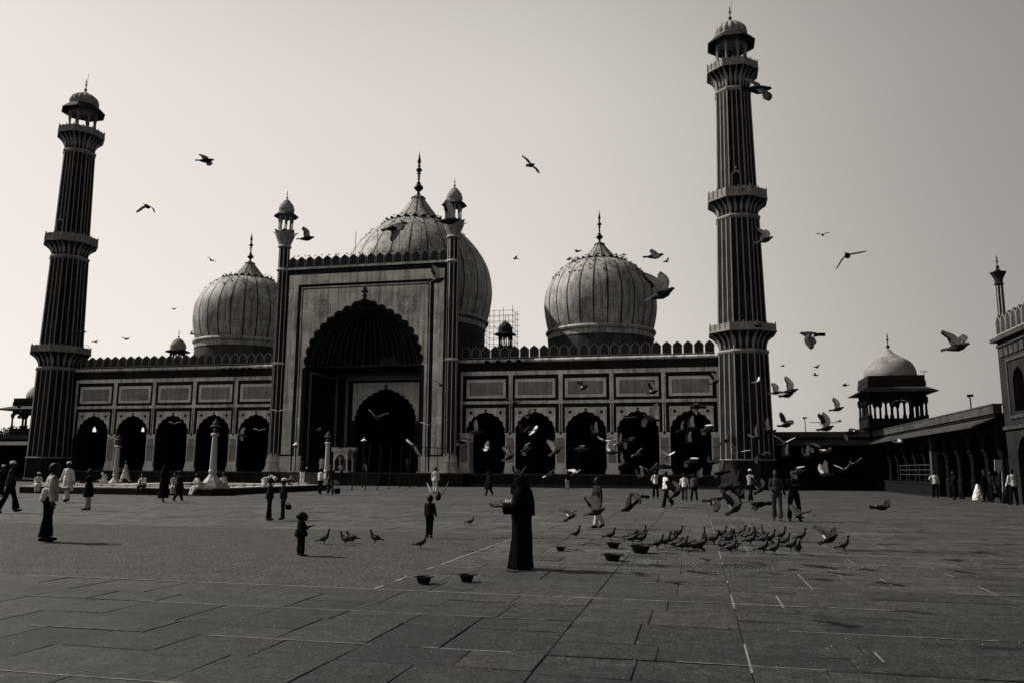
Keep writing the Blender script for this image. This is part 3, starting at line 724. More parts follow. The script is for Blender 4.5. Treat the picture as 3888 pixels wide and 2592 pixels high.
for iy in range(NY0,NY1):
    ya=-70.9+1.65*iy
    if ya+1.65>-1.05: continue
    for ix in range(-46,18):
        xa=33.0+1.725*ix
        if xa>62 or (xa>48.7 and not -40<ya<-19): continue
        if in_patch(xa+.8,ya+.8) and in_patch(xa+1.725,ya+.8): continue
        near=abs(iy)<12
        x1=xa+1.725
        x0=30.0 if (xa<30<xa+1.725 and in_patch(29.9,ya+.8)) else xa
        if x1-x0<.2: continue
        ym=ya+rnd.choice((.62,.825,.825,.95,1.03))
        bands=((ya,ym),(ym,ya+1.65)) if rnd.random()<.7 else ((ya,ya+.5),(ya+.5,ya+1.1),(ya+1.1,ya+1.65))
        for (y0,y1) in bands:
            r=rnd.random()
            if r<.14 or x1-x0<1: slab(x0,x1,y0,y1,near)
            else:
                xm=x0+(x1-x0)*rnd.choice((.35,.42,.46,.5,.55,.6,.65)); slab(x0,xm,y0,y1,near); slab(xm,x1,y0,y1,near)
me=bpy.data.meshes.new('paving'); me.from_pydata(vs,[],fs)
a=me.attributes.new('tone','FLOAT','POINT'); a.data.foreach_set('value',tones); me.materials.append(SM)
pv=bpy.data.objects.new('courtyard_paving',me); COL.objects.link(pv); tag(pv,kind='structure')
# trodden gritty patch, left middle distance
m=MB()
nxp,nyp=60,40
vv=[];ff=[]
for j in range(nyp+1):
    for i in range(nxp+1):
        x=30.0-i*1.5; y=-70.9+10.6*j/nyp
        vv.append((x,y,-.004+.006*noise.noise(Vector((x*.7,y*.7,0)))))
for j in range(nyp):
    for i in range(nxp): a0=j*(nxp+1)+i; ff.append((a0,a0+1,a0+nxp+2,a0+nxp+1))
m.add(vv,ff)
gp=mat('trodden_grit',GROUND_V*1.0,scale=1.9,amp=.34,fine=.75,bump=1)
tag(m.build('grit_ground',gp),kind='structure')
# pale pointing along the joints
m=MB()
def ribbon(x0,y0,x1,y1,w,keep):
    L_=math.hypot(x1-x0,y1-y0); n=int(L_/.12); 
    for i in range(n):
        t0,t1=i/n,(i+1)/n
        s=noise.noise(Vector((x0+(x1-x0)*t0,y0+(y1-y0)*t0,5))*1.1)
        if s< keep: continue
        a_=w*(.45+.55*noise.noise(Vector((x0+(x1-x0)*t0,y0+(y1-y0)*t0,1))*7)+.3); b_=w*(.45+.55*noise.noise(Vector((x0+(x1-x0)*t1,y0+(y1-y0)*t1,1))*7)+.3)
        a_=max(a_,.003); b_=max(b_,.003)
        of=.006*noise.noise(Vector((x0+(x1-x0)*t0,y0+(y1-y0)*t0,9))*3)
        if abs(y1-y0)<.01: m.add([(x0+(x1-x0)*t0,y0-a_+of,.0052),(x0+(x1-x0)*t1,y0-b_+of,.0052),(x0+(x1-x0)*t1,y0+b_+of,.0052),(x0+(x1-x0)*t0,y0+a_+of,.0052)],[(0,1,2,3)])
        else: m.add([(x0-a_,y0+(y1-y0)*t0,.0056),(x0-b_,y0+(y1-y0)*t1,.0056),(x0+b_,y0+(y1-y0)*t1,.0056),(x0+a_,y0+(y1-y0)*t0,.0056)],[(0,1,2,3)])
for iy in range(-8,14):
    y=-70.9+1.65*iy
    if iy==0: ribbon(5,y,50,y,.022,-.3)
    elif iy<0: ribbon(15,y,50,y,.011,-.05 if iy not in(-1,-3) else -.3)
    elif not (y<-60): ribbon(20,y,50,y,.014,.05)
    else: ribbon(30,y,50,y,.014,-.05)
ribbon(30.02,-70.9,30.02,-60.3,.035,-.3)
for x in (34.725,35.3,35.85,36.45,37.02,38.2,39.0,39.9,40.8,41.6,43.3): 
    for iy in range(-6,12):
        if x==34.725 or rnd.random()<.5: ribbon(x,-70.9+1.65*iy+.01,x,-70.9+1.65*iy+(1.64 if rnd.random()<.5 or x==34.725 else .82),.014,-.12)
tag(m.build('joint_pointing',mat('lime_pointing',.17,scale=6,amp=.5,fine=.3)),label='pale lime pointing filling joints between the courtyard flagstones',cat='mortar',kind='stuff')
# small litter: grit and spilled seed
m=MB()
def bit(x,y,s,mi=0):
    a_=rnd.random()*6.3; h=s*.5
    q=[(x+s*math.cos(a_+k*2.1)*rnd.uniform(.6,1),y+s*math.sin(a_+k*2.1)*rnd.uniform(.6,1),.004) for k in range(3)]+[(x,y,.004+h)]
    m.add(q,[(0,1,3),(1,2,3),(2,0,3)],mi)
for i in range(5200):
    x=rnd.uniform(10,29.9); y=rnd.uniform(-70.8,-61.5); bit(x,y,rnd.uniform(.006,.017),0 if rnd.random()<.85 else 1)
for i in range(1500):
    x=rnd.uniform(26,42); y=rnd.uniform(-77,-64); bit(x,y,rnd.uniform(.004,.011),0 if rnd.random()<.3 else 1)
for i in range(500):
    x=rnd.gauss(34.5,1.6); y=rnd.gauss(-66.8,.8); bit(x,y,rnd.uniform(.006,.016),1)
for i in range(160):
    x=rnd.gauss(30.85,.22); y=rnd.gauss(-69.3,.14); bit(x,y,rnd.uniform(.005,.013),1)
tag(m.build('grit',[mat('dark_grit',.03,scale=9),mat('pale_grit',.33,scale=9)]),label='scattered grit, feathers and spilled birdseed lying on the courtyard floor',cat='grit',kind='stuff')
# ================================================================== SIDE ARCADES
def arcade_wall(name,p0,p1,label,par=5.35,n=None,open_=False):
    """open colonnade with chajja and parapet from p0 to p1; the court lies to the left of p0->p1"""
    T=empty(name,(p0[0],p0[1],0),math.atan2(p1[1]-p0[1],p1[0]-p0[0]),label=label,cat='arcade')
    Lg=math.hypot(p1[0]-p0[0],p1[1]-p0[1]); dp=6.0
    # local x along, local +y = away from the court
    zb_=.0 if open_ else .96
    if open_: dp=11.0
    m=MB(); m.box(0,Lg,-.12,dp,0,.95) if not open_ else m.box(0,Lg,dp-.4,dp-.01,0,.5); m.box(-.03,Lg+.03,-.17,-.121,.82,.96) if not open_ else None; m.build('plinth',mat('plinth_stone',.01,scale=.6,amp=.4,fine=.2),T)
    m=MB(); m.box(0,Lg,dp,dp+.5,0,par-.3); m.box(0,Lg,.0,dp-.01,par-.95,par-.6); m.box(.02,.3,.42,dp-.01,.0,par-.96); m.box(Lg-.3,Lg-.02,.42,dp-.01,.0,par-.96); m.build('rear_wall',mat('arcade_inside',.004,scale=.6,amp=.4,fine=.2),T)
    n=n or int(Lg/3.0); bw_=Lg/n
    m=MB()
    for i in range(n):
        a_=arch((i+.5)*bw_,bw_*.40,2.85,1.0,foils=9,bul=.05,n=40)
        m.prism([[(i*bw_,2.85)]+a_+[((i+1)*bw_,2.85),((i+1)*bw_,4.4),(i*bw_,4.4)]],.0,.4)
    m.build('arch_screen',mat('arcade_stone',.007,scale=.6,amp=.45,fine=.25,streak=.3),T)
    for i in range(n+1):
        m=MB(); x=min(max(i*bw_,.16),Lg-.16); 
        for dx in (-.13,.13):
            m.lathe([(.14,zb_),(.14,1.15),(.09,1.25),(.085,2.5),(.13,2.62),(.15,2.86)],8,(x+dx,.2,0))
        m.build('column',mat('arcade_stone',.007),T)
    m=MB(); m.add([(0,-1.25,4.1),(Lg,-1.25,4.1),(Lg,0,4.62),(0,0,4.62),(0,-1.25,4.17),(Lg,-1.25,4.17),(Lg,0,4.7),(0,0,4.7)],[(0,1,2,3),(4,5,6,7),(0,1,5,4),(3,2,6,7),(0,3,7,4),(1,2,6,5)])
    m.build('chajja',mat('chajja_stone',.075,scale=.8,amp=.5,fine=.3),T)
    m=MB(); m.box(0,Lg,.0,.399,4.401,4.9,1); m.box(0,Lg,-.08,.35,4.901,par); m.box(-.02,Lg+.02,-.12,.4,par+.001,par+.08)
    m.build('parapet',[sandl(),mat('arcade_stone',.007)],T)
    m=MB(); m.box(0,Lg,.36,dp+.5,par-.59,par-.5); m.build('roof_deck',sandl(),T)
    return T
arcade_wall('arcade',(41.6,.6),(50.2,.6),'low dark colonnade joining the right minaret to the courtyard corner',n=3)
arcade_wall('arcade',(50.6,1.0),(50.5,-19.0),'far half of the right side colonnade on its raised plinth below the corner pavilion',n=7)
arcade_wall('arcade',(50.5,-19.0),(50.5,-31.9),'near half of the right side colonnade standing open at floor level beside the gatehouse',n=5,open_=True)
m=MB(); m.box(50.35,50.9,-19.25,-18.75,0,4.4); tag(m.build('pier',mat('pier_stone',.10,scale=.8,amp=.4)),'plain pale stone pier where the two halves of the right colonnade meet','pier')
m=MB()
for z in (1.5,1.85,2.2): m.tube([(50.35,-10,z),(50.35,-18.6,z)],.03,4)
for y in (-10,-12.9,-15.8,-18.6): m.tube([(50.35,y,.96),(50.35,y,2.25)],.03,4)
tag(m.build('railing',mat('rail_paint',.12)),'low metal railing on the plinth left of the pale pier','railing')
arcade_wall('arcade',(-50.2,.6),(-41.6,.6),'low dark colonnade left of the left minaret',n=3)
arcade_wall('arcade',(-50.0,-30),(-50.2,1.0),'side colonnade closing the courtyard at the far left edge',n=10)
# small coping knobs on the end arcade
k=0
# ------------------------------------------------------------------ corner pavilions
def corner_pav(x,y,label,sc=1.0,ev=.95):
    T=empty('corner_pavilion',(x,y,0),label=label,cat='pavilion')
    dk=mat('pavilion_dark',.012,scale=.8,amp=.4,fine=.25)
    s=2.45*sc
    m=MB(); m.box(-s-.5,s+.5,-s-.5,s+.5,0.0,5.7); m.box(-s-.55,s+.55,-s-.55,s+.55,5.701,5.85); m.build('base',dk,T)
    m=MB(); m.box(-s-.15,s+.15,-s-.15,s+.15,5.851,6.7); m.build('podium',dk,T)
    pos=[-s,-s*.33-.25,-s*.33+.25,s*.33-.25,s*.33+.25,s]
    for px in pos:
        for py in pos:
            if max(abs(px),abs(py))<s-.01: continue
            m=MB(); m.lathe([(.19,6.7),(.19,6.95),(.12,7.05),(.105,7.95),(.16,8.1),(.22,8.25),(.22,8.7)],8,(px,py,0)); m.build('column',dk,T)
    m=MB()
    for q in range(4):
        m.T=Matrix.Rotation(q*PI/2,4,'Z')
        for (xa,xb) in ((-s,-s*.33-.25),(-s*.33+.25,s*.33-.25),(s*.33+.25,s)):
            c_=(xa+xb)/2; hw=(xb-xa)/2; a_=arch(c_,hw*.8,8.15,.5,foils=5,bul=.08,n=30)
            m.prism([[(xa,8.15)]+a_+[(xb,8.15),(xb,9.3),(xa,9.3)]],-s-.1,-s+.1)
        for c_ in (-s*.33,s*.33): m.box(c_-.25,c_+.25,-s-.1,-s+.1,8.15,9.3)
    m.T=Matrix.Identity(4); m.build('arch_screen',dk,T)
    m=MB(); e=s+ev
    m.add([(-e,-e,9.2),(e,-e,9.2),(e,e,9.2),(-e,e,9.2),(-s,-s,9.72),(s,-s,9.72),(s,s,9.72),(-s,s,9.72),(-e,-e,9.13),(e,-e,9.13),(e,e,9.13),(-e,e,9.13)],[(0,1,5,4),(1,2,6,5),(2,3,7,6),(3,0,4,7),(8,9,10,11),(0,1,9,8),(1,2,10,9),(2,3,11,10),(3,0,8,11),(4,5,6,7)])
    m.build('eave',sandl(),T)
    m=MB(); m.box(-s-.12,s+.12,-s-.12,s+.12,9.74,10.1); m.box(-s-.05,s+.05,-s-.05,s+.05,10.101,10.75); m.box(-s-.14,s+.14,-s-.14,s+.14,10.16,10.24); m.build('attic',mat('attic_stone',.03,scale=.8,amp=.4,fine=.25),T)
    m=MB(); m.lathe(smoothprof([(s*.96,10.7),(s*.98,11.1),(s*.92,11.7),(s*.76,12.3),(s*.5,12.7),(s*.3,12.9)],5),40); m.build('dome',mat('pavilion_dome_marble',.27,scale=.9,amp=.35,fine=.12,blocks=(1.6,.6,.2,.3,4)),T,smooth=True)
    m=MB(); m.lathe([(s*.43,12.72),(s*.45,12.78),(s*.22,13.15),(s*.1,13.5),(s*.06,13.6)],24); m.build('cap',mat('small_dome_marble',.26),T,smooth=True)
    m=MB(); m.lathe(finial_prof(1.75,.19),10,(0,0,13.5)); m.build('finial',mat('brass_dark',.05,rough=.45,metal=.3),T,smooth=True)
    return T
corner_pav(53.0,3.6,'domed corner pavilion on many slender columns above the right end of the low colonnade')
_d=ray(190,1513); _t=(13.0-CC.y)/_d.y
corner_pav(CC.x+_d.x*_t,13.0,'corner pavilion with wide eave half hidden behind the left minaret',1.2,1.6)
# weed sprouting on the right corner pavilion's attic
m=MB(); 
for i in range(40):
    a_=rnd.random()*6.3; r=rnd.uniform(.05,.38); p=Vector((55.5+r*math.cos(a_),1.3,10.8+.15+r*.8*abs(math.sin(a_)))) ; q=Vector((rnd.uniform(-.1,.1),rnd.uniform(-.1,.1),rnd.uniform(-.05,.08)))
    m.add([p,p+q,p+Vector((q.z,.03,q.x))],[(0,1,2)])
m.tube([(55.45,1.3,10.75),(55.5,1.3,11.1)],.015,4); m.tube([(55.45,1.3,10.75),(55.75,1.3,11.0)],.012,4)
tag(m.build('weed',mat('dry_leaf',.04)),label='small weed sprouting from the attic corner of the right corner pavilion',cat='plant')
# ------------------------------------------------------------------ gatehouse on the right edge
G=empty('gatehouse',(50.93,-31.8,-.336),label='tall sandstone gatehouse block with niche and parapet cut off by the right edge',cat='gatehouse'); G.scale=(1.21,)*3
gs=mat('gate_stone',.04,scale=.6,amp=.5,fine=.3,bump=.5,streak=.35)
m=MB()    # local: x into the block (+), y negative toward the camera; facade on x=0
def yz_wall(m,loops,x0,x1,mi=0):
    T=m.T; m.T=T@Matrix.Rotation(-PI/2,4,'Z')      # local x' = -y
    m.prism(loops,x0,x1,mi); m.T=T
a1=arch(2.1,.62,5.5,.72,foils=5,bul=.05,n=40,zb=4.3); a2=arch(2.1,.75,2.2,1.0,foils=5,bul=.05,n=40,zb=.3)
a3=arch(6.8,2.6,4.2,2.6,foils=9,bul=.04,n=60,zb=.3)
yz_wall(m,[[(0,0),(0,7.55),(16,7.55),(16,0)],a1,a2,a3],0,.7)
m.box(.701,9,-16,0,0,7.5)
m.build('wall',gs,G)
m=MB(); yz_wall(m,[[(-.18,7.55),(-.18,7.72),(16,7.72),(16,7.55)]],-.25,.2); yz_wall(m,[[(0,7.3),(0,7.42),(16,7.42),(16,7.3)]],-.06,-.001)
yz_wall(m,[[(.9,4.0),(.9,6.7),(3.3,6.7),(3.3,4.0)],[(1.05,4.15),(1.05,6.55),(3.15,6.55),(3.15,4.15)]],-.05,-.001)
yz_wall(m,[[(-.02,3.55),(-.02,3.7),(16,3.7),(16,3.55)]],-.1,-.001)
for i in range(14): yz_wall(m,[[(.25+.6*i,6.85),(.25+.6*i,7.22),(.7+.6*i,7.22),(.7+.6*i,6.85)]],-.04,-.001)
m.build('moulding',sandl(),G)
m=MB(); yz_wall(m,[[(0,7.73),(0,7.8),(16,7.8),(16,7.73)]],-.06,.3); m.build('string_course',marb(),G)
pb=m=MB(); m.box(.0,.25,-16,0,7.801,7.86); pb=m.build('parapet',gs,G)
for i in range(20):
    o=bpy.data.objects.new('merlon',MM); COL.objects.link(o); o.parent=pb; o.location=(0,-.35-.62*i,7.861); o.rotation_euler=(0,0,-PI/2); o.scale=(.62,.6,.72)
m=MB(); m.lathe([(.16,7.56),(.16,10.3)],8,(.25,-.15,0)); m.lathe([(.2,7.9),(.22,8.0),(.16,8.1)],8,(.25,-.15,0)); m.lathe([(.16,10.2),(.22,10.3),(.17,10.35),(.2,10.55),(.33,10.8),(.36,10.85),(.15,10.9),(.1,11.0)],8,(.25,-.15,0)); m.build('turret',mat('dark_red_stone',.04,scale=1,amp=.4,fine=.2),G)
m=MB()
for k in range(8): a_=k*PI/4; m.tube([(.25+.165*math.cos(a_),-.15+.165*math.sin(a_),7.9),(.25+.165*math.cos(a_),-.15+.165*math.sin(a_),10.2)],.02,4)
m.build('stripe',marbp(),G)
m=MB(); m.lathe(finial_prof(.75,.09),8,(.25,-.15,10.95)); m.build('finial',blk(),G)
# ================================================================== ABLUTION TANK
T=empty('ablution_tank',(0,0,0),label='low square water tank with broad white stone rim in the left middle of the court',cat='water tank')
x0,x1,y0,y1=-7.2,6.3,-37.9,-21.5
m=MB(); 
for (a_,b_,c_,d_) in ((x0,x1,y0,y0+1.6),(x0,x1,y1-1.6,y1),(x0,x0+1.6,y0+1.601,y1-1.601),(x1-1.6,x1,y0+1.601,y1-1.601)): m.box(a_,b_,c_,d_,0,.38)
m.build('wall',mat('tank_stone',.035,scale=1.5,amp=.5,fine=.3),T)
m=MB()
for (a_,b_,c_,d_) in ((x0-.04,x1+.04,y0-.04,y0+1.64),(x0-.04,x1+.04,y1-1.64,y1+.04),(x0-.04,x0+1.64,y0+1.641,y1-1.641),(x1-1.64,x1+.04,y0+1.641,y1-1.641)): m.box(a_,b_,c_,d_,.381,.45)
m.build('rim',mat('rim_marble',.5,rough=.6,scale=1,amp=.25,fine=.15),T)
m=MB(); m.add([(x0+1.6,y0+1.6,.2),(x1-1.6,y0+1.6,.2),(x1-1.6,y1-1.6,.2),(x0+1.6,y1-1.6,.2)],[(0,1,2,3)]); m.build('water',mat('tank_water',.02,rough=.08,spec=.5,amp=.05),T)
for i in range(26):      # washing seats round the rim
    s=rnd.uniform(.16,.24)
    if i<15: px,py=x0+.6+i*.86,y0+.95+rnd.uniform(-.08,.08)
    else: px,py=x1-.95+rnd.uniform(-.06,.06),y0+2.2+(i-15)*1.25
    m=MB(); m.box(px-s*1.35,px+s*1.35,py-s,py+s,.451,.53); m.box(px-s*1.5,px+s*1.5,py-s*1.1,py+s*1.1,.531,.6); m.build('seat_block',mat('rim_marble',.5),T)
# low parapet wall piece at the tank's right rear
m=MB(); m.box(3.0,6.1,-23.6,-23.2,.451,1.25); m.box(2.9,6.2,-23.7,-23.1,1.251,1.35); m.build('screen_wall',mat('tank_screen',.13,scale=1.2,amp=.35,fine=.2),T)
# ------------------------------------------------------------------ lamp columns
def lamp_column(x,y,zb,h,label):
    T=empty('lamp_column',(x,y,zb),label=label,cat='lamp post'); s=h/4.25
    st=mat('lamp_column_marble',.38,rough=.6,scale=2,amp=.3,fine=.1)
    m=MB(); m.box(-.75*s,.75*s,-.75*s,.75*s,0,.16*s); m.box(-.6*s,.6*s,-.6*s,.6*s,.161*s,.32*s); m.lathe([(.55,.32),(.5,.42),(.33,.62),(.22,.78),(.2,.84),(.27,.95),(.27,1.02),(.2,1.12)],8); m.build('pedestal',st,T)
    m=MB(); m.lathe([(.215*s,1.1*s),(.155*s,3.05*s),(.15*s,3.1*s)],8,a0=PI/8); m.lathe([(.15*s,3.08*s),(.24*s,3.16*s),(.26*s,3.24*s),(.2*s,3.3*s)],12); m.build('shaft',st,T)
    m=MB()
    m.lathe([(.17*s,3.3*s),(.17*s,3.36*s)],8)
    for k in range(6): a_=k*PI/3; m.tube([(.14*s*math.cos(a_),.14*s*math.sin(a_),3.34*s),(.15*s*math.cos(a_),.15*s*math.sin(a_),3.72*s)],.022*s,5)
    m.lathe([(.13*s,3.7*s),(.33*s,3.7*s),(.31*s,3.75*s),(.2*s,3.8*s),(.19*s,3.92*s),(.12*s,4.03*s),(.04*s,4.1*s),(.05*s,4.13*s),(0,4.25*s)],16)
    m.build('lantern',mat('lantern_stone',.14,scale=3,amp=.3),T)
    m=MB(); m.lathe([(.05*s,3.36*s),(.1*s,3.45*s),(.1*s,3.6*s),(.05*s,3.7*s)],10); m.build('lamp_glass',mat('smoked_glass',.04,rough=.2,spec=.5),T)
    return T
lamp_column(5.9,-37.3,.45,4.2,'stone lamp column standing on the near corner of the water tank')
lamp_column(6.0,-21.9,.45,4.2,'stone lamp column by the tank in front of the great portal')
lamp_column(-13.9,-20.8,0,4.5,'farther stone lamp column left of the tank before the left wing')
def pole_lamp(x,y,h,label):
    T=empty('pole_lamp',(x,y,0),label=label,cat='lamp')
    m=MB(); m.lathe([(.12,0),(.12,.15),(.05,.25),(.04,h-.5)],8); m.build('pole',blk(),T)
    m=MB(); m.lathe([(.08,h-.5),(.16,h-.2),(.1,h-.19)],6); m.build('lantern',mat('smoked_glass',.04),T)
    m=MB(); m.lathe([(.28,h-.2),(.26,h-.14),(.1,h-.02),(.03,h+.02),(.03,h+.12),(0,h+.18)],12); m.build('lamp_shade',marbp(),T)
p=ground(1170,1842); pole_lamp(-.6,-14.5,3.9,'slim black lamp with pale cap left of the portal steps')
pole_lamp(4.4,-11.0,4.4,'slim black lamp with pale cap before the dark inner doorway')
# dikka: small marble platform on arched columns in the niche
T=empty('marble_pavilion',(-1.9,-1.4,ZB),label='small white marble platform on cusped arches at the top of the steps inside the portal',cat='platform')
m=MB()
for i in range(4):
    M=Matrix.Rotation(i*PI/2,4,'Z')@Matrix.Translation((0,-.72,0)); m.T=M
    a_=arch(0,.48,1.35,.5,foils=5,bul=.06,n=36); m.prism([[(-.78,1.35)]+a_+[(.78,1.35),(.78,2.1),(-.78,2.1)]],-.08,.08)
m.T=Matrix.Identity(4)
for sx in(-1,1):
    for sy in (-1,1): m.lathe([(.16,0),(.16,.12),(.1,.2),(.085,1.1),(.13,1.25),(.15,1.4)],8,(sx*.72,sy*.72,0))
m.build('arches',marb(),T)
m=MB(); m.box(-.95,.95,-.95,.95,2.101,2.2)
for q in range(4):
    m.T=Matrix.Rotation(q*PI/2,4,'Z')
    for (xa,xb) in ((-.9,-.45),(.45,.9)): m.box(xa,xb,-.93,-.87,2.201,2.5)
    for xa in (-.93,-.45,.45): m.box(xa-.04,xa+.06,-.95,-.85,2.201,2.6)
    m.box(-.3,.3,-.92,-.88,2.201,2.36)
m.T=Matrix.Identity(4); m.build('railing',marb(),T)
m=MB(); m.box(-1.0,1.0,-1.0,1.0,.002,.12); m.build('base',marb(),T)
# second, darker bay of the platform behind
# row of awning poles
PO=[(8.34,-22.35),(8.61,-20.33),(8.79,-18.25),(8.94,-16.05),(9.03,-13.76),(9.07,-11.34),(9.06,-8.79)]
lean=[.55,.42,.3,.2,.12,.05,.0]
words=['first and nearest','second','third','fourth','fifth','sixth','seventh and farthest']
for i,(x,y) in enumerate(PO):
    m=MB(); h=3.6; m.tube([(x,y,0),(x+lean[i]*.35,y,h*.45),(x+lean[i]*.8,y,h)],.045 if i<2 else .035,6)
    m.lathe([(.09,0),(.09,.05),(.05,.07)],8,(x,y,0))
    tag(m.build('awning_pole',blk()),words[i]+' dark pole in the row running toward the portal steps','pole','awning poles')
# pipe frame near the portal's right foot
m=MB()
A_=[(9.0,-4.6),(11.2,-4.6)]
for x in (8.2,9.4,10.6): m.tube([(x,-4.4,0),(x,-4.4,3.75)],.04,5)
m.tube([(7.2,-4.4,3.9),(9.4,-4.4,3.75),(10.65,-4.4,3.7)],.04,5)
tag(m.build('pipe_frame',blk()),'bare pipe frame standing at the right foot of the portal','frame')
# horn loudspeakers
def horn(x,y,z,yaw,label,group=None,s=.3,pitch=0):
    T=empty('horn_speaker',(x,y,z),label=label,cat='loudspeaker',group=group); T.rotation_euler=(pitch,0,yaw)
    m=MB(); m.T=Matrix.Rotation(PI/2,4,'X')
    m.lathe([(s*.2,-s*.9),(s*.25,-s*.3),(s*.45,.1*s),(s*1.0,s*.6),(s*1.04,s*.62),(s*.97,s*.58),(s*.4,.0)],16,close=False); m.build('horn',mat('horn_metal',.03,rough=.5,amp=.2),T)
    m=MB(); m.T=Matrix.Rotation(PI/2,4,'X'); m.lathe([(s*.3,-s*1.2),(s*.34,-s*.9),(s*.2,-s*.85)],12); m.build('driver',blk(),T)
    m=MB(); m.tube([(0,s*.7,0),(0,s*1.1,-s*.5)],s*.08,5); m.build('bracket',blk(),T)
for i,x in enumerate((13.4,14.6,15.7,16.8)):
    horn(x,-.62,12.55,rnd.uniform(-.15,.15),('first','second','third','fourth')[i]+' round horn loudspeaker from the portal, under the right wing battlement','horn speakers under the right battlement')
for i,x in enumerate((-13.8,-14.6,-15.4,-16.2,-17.0)):
    horn(x,-.62,12.4,rnd.uniform(-.2,.2),('first','second','third','fourth','fifth')[i]+' round horn loudspeaker from the portal, under the left wing battlement','horn speakers under the left battlement')
for i,yy in enumerate((1541,1561,1581)):
    q=air(76,yy,104); horn(q.x,q.y,q.z,PI+PI/2-.3,('highest','middle','lowest')[i]+' of three horn loudspeakers on the left corner pavilion','horn speakers on the corner pavilion',s=.24)
# flood lights
def flood(x,y,z0,h,label,k=1):
    T=empty('flood_light',(x,y,z0),label=label,cat='floodlight')
    m=MB(); m.tube([(0,0,0),(0,0,h*.8),(-.05,0,h)],.04,5); m.build('pole',blk(),T)
    m=MB(); m.box(-.42*k,-.02*k,-.2*k,.2*k,h-.1*k,h+.28*k); m.box(.06*k,.4*k,-.18*k,.2*k,h-.05*k,h+.3*k); m.box(-.46*k,-.421*k,-.17*k,.17*k,h-.06*k,h+.24*k,1); m.build('lamp_head',[mat('horn_metal',.03),mat('lamp_face',.3)],T)
flood(44.6,1.0,5.43,1.3,'boxy floodlight on a thin pole above the low colonnade right of the minaret',.45)
_g=ground(3683,1780); _r=ray(3683,1500); _t=(50.7-CC.x)/_r.x
flood(50.7,CC.y+_r.y*_t,5.43,.8,'boxy floodlight on the side colonnade parapet near the gatehouse',.42)
# cable along the fronts
m=MB(); m.tube([(10.9,-.25,4.0),(24,-.25,3.93),(36.5,-.25,3.97),(38.6,-2.9,3.95)],.022,4); tag(m.build('cable',blk()),label='thin cable strung level across the right wing pilasters',cat='cable')
m=MB(); m.tube([(-10.9,-.25,4.0),(-24,-.25,3.93),(-36.5,-.25,3.97)],.022,4); tag(m.build('cable',blk()),label='thin cable strung level across the left wing pilasters',cat='cable')
m=MB(); m.box(0,0.06,-.9,.0,15.5,16.6) if False else None
m=MB()
def _xz(px,py,yy): d=ray(px,py); t=(yy-CC.y)/d.y; return CC+d*t
_a,_b=_xz(313,1311,.6),_xz(338,1313,.6)
for q in (_a,_b): m.tube([(q.x,.6,13.1),(q.x,.6,q.z)],.03,4)
m.tube([(_a.x,.6,_a.z),(_b.x,.6,_a.z)],.03,4)
tag(m.build('rail_frame',blk()),label='small pipe rail on the roof just right of the left minaret',cat='railing')
# trees beyond the far left corner
def tree(x,y,h,r,label):
    T=empty('tree',(x,y,0),label=label,cat='tree',group='trees beyond the left colonnade')
    m=MB(); m.tube([(0,0,0),(.1,0,h*.4),(-.2,.2,h*.75)],[.35,.26,.1],8)
    for k in range(7): a_=k*.9; m.tube([(0,0,h*(.35+.05*k)),(r*.6*math.cos(a_),r*.6*math.sin(a_),h*(.6+.04*k))],[.12,.04],5)
    m.build('trunk',mat('bark',.03),T)
    m=MB()
    cl=[(Vector((rnd.uniform(-1,1)*r*.8,rnd.uniform(-1,1)*r*.8,h*rnd.uniform(.5,.95))),rnd.uniform(.3,.55)*r) for _ in range(16)]
    for c_,cr in cl:
        for _ in range(260):
            d=Vector((rnd.gauss(0,1),rnd.gauss(0,1),rnd.gauss(0,.8))).normalized()*cr*rnd.uniform(.55,1.05); p=c_+d; s_=rnd.uniform(.12,.25)
            q=Vector((rnd.gauss(0,1),rnd.gauss(0,1),rnd.gauss(0,1))).normalized()*s_; q2=q.cross(Vector((rnd.gauss(0,1),rnd.gauss(0,1),rnd.gauss(0,1)))).normalized()*s_*.6
            m.add([p-q,p+q2,p+q,p-q2],[(0,1,2,3)])
    m.build('crown',mat('leaf',.05,scale=.5,amp=.5),T)
tree(-84,37,7.6,4.5,'leafy tree beyond the wall at the extreme left edge')
tree(-79,45,7.2,4.0,'lower leafy tree beyond the wall between the left edge and the corner pavilion')
tree(-92,52,8.6,5.0,'farthest leafy tree seen over the left colonnade roof')
# ================================================================== PEOPLE
def remeshed(mb,name,voxel,mats,smooth=2,amp=0,freq=9,zcut=None,fmat=None):
    me=mb.mesh('tmp',[]); o=bpy.data.objects.new('tmp',me); COL.objects.link(o)
    md=o.modifiers.new('r','REMESH'); md.mode='VOXEL'; md.voxel_size=voxel; md.adaptivity=0
    dg=bpy.context.evaluated_depsgraph_get(); dg.update()
    me2=bpy.data.meshes.new_from_object(o.evaluated_get(dg)); me2.name=name
    bpy.data.objects.remove(o); bpy.data.meshes.remove(me)
    bm=bmesh.new(); bm.from_mesh(me2)
    for _ in range(smooth): bmesh.ops.smooth_vert(bm,verts=bm.verts,factor=.5,use_axis_x=True,use_axis_y=True,use_axis_z=True)
    if amp:
        bm.normal_update()
        for v in bm.verts:
            v.co+=v.normal*amp*(noise.noise(Vector((v.co.x*freq,v.co.y*freq,v.co.z*freq*.35)))+.5*noise.noise(v.co*freq*2.3))
    me2.materials.clear()
    for m in (mats if isinstance(mats,(list,tuple)) else [mats]): me2.materials.append(m)
    bm.normal_update()
    for f in bm.faces:
        f.smooth=True; f.material_index=fmat(f.calc_center_median(),f.normal) if fmat else 0
    bm.to_mesh(me2); bm.free()
    return me2
def obj(name,me,parent=None):
    o=bpy.data.objects.new(name,me); COL.objects.link(o)
    if parent: o.parent=parent
    return o
AZ0=math.degrees(math.atan2(CR.y,CR.x))
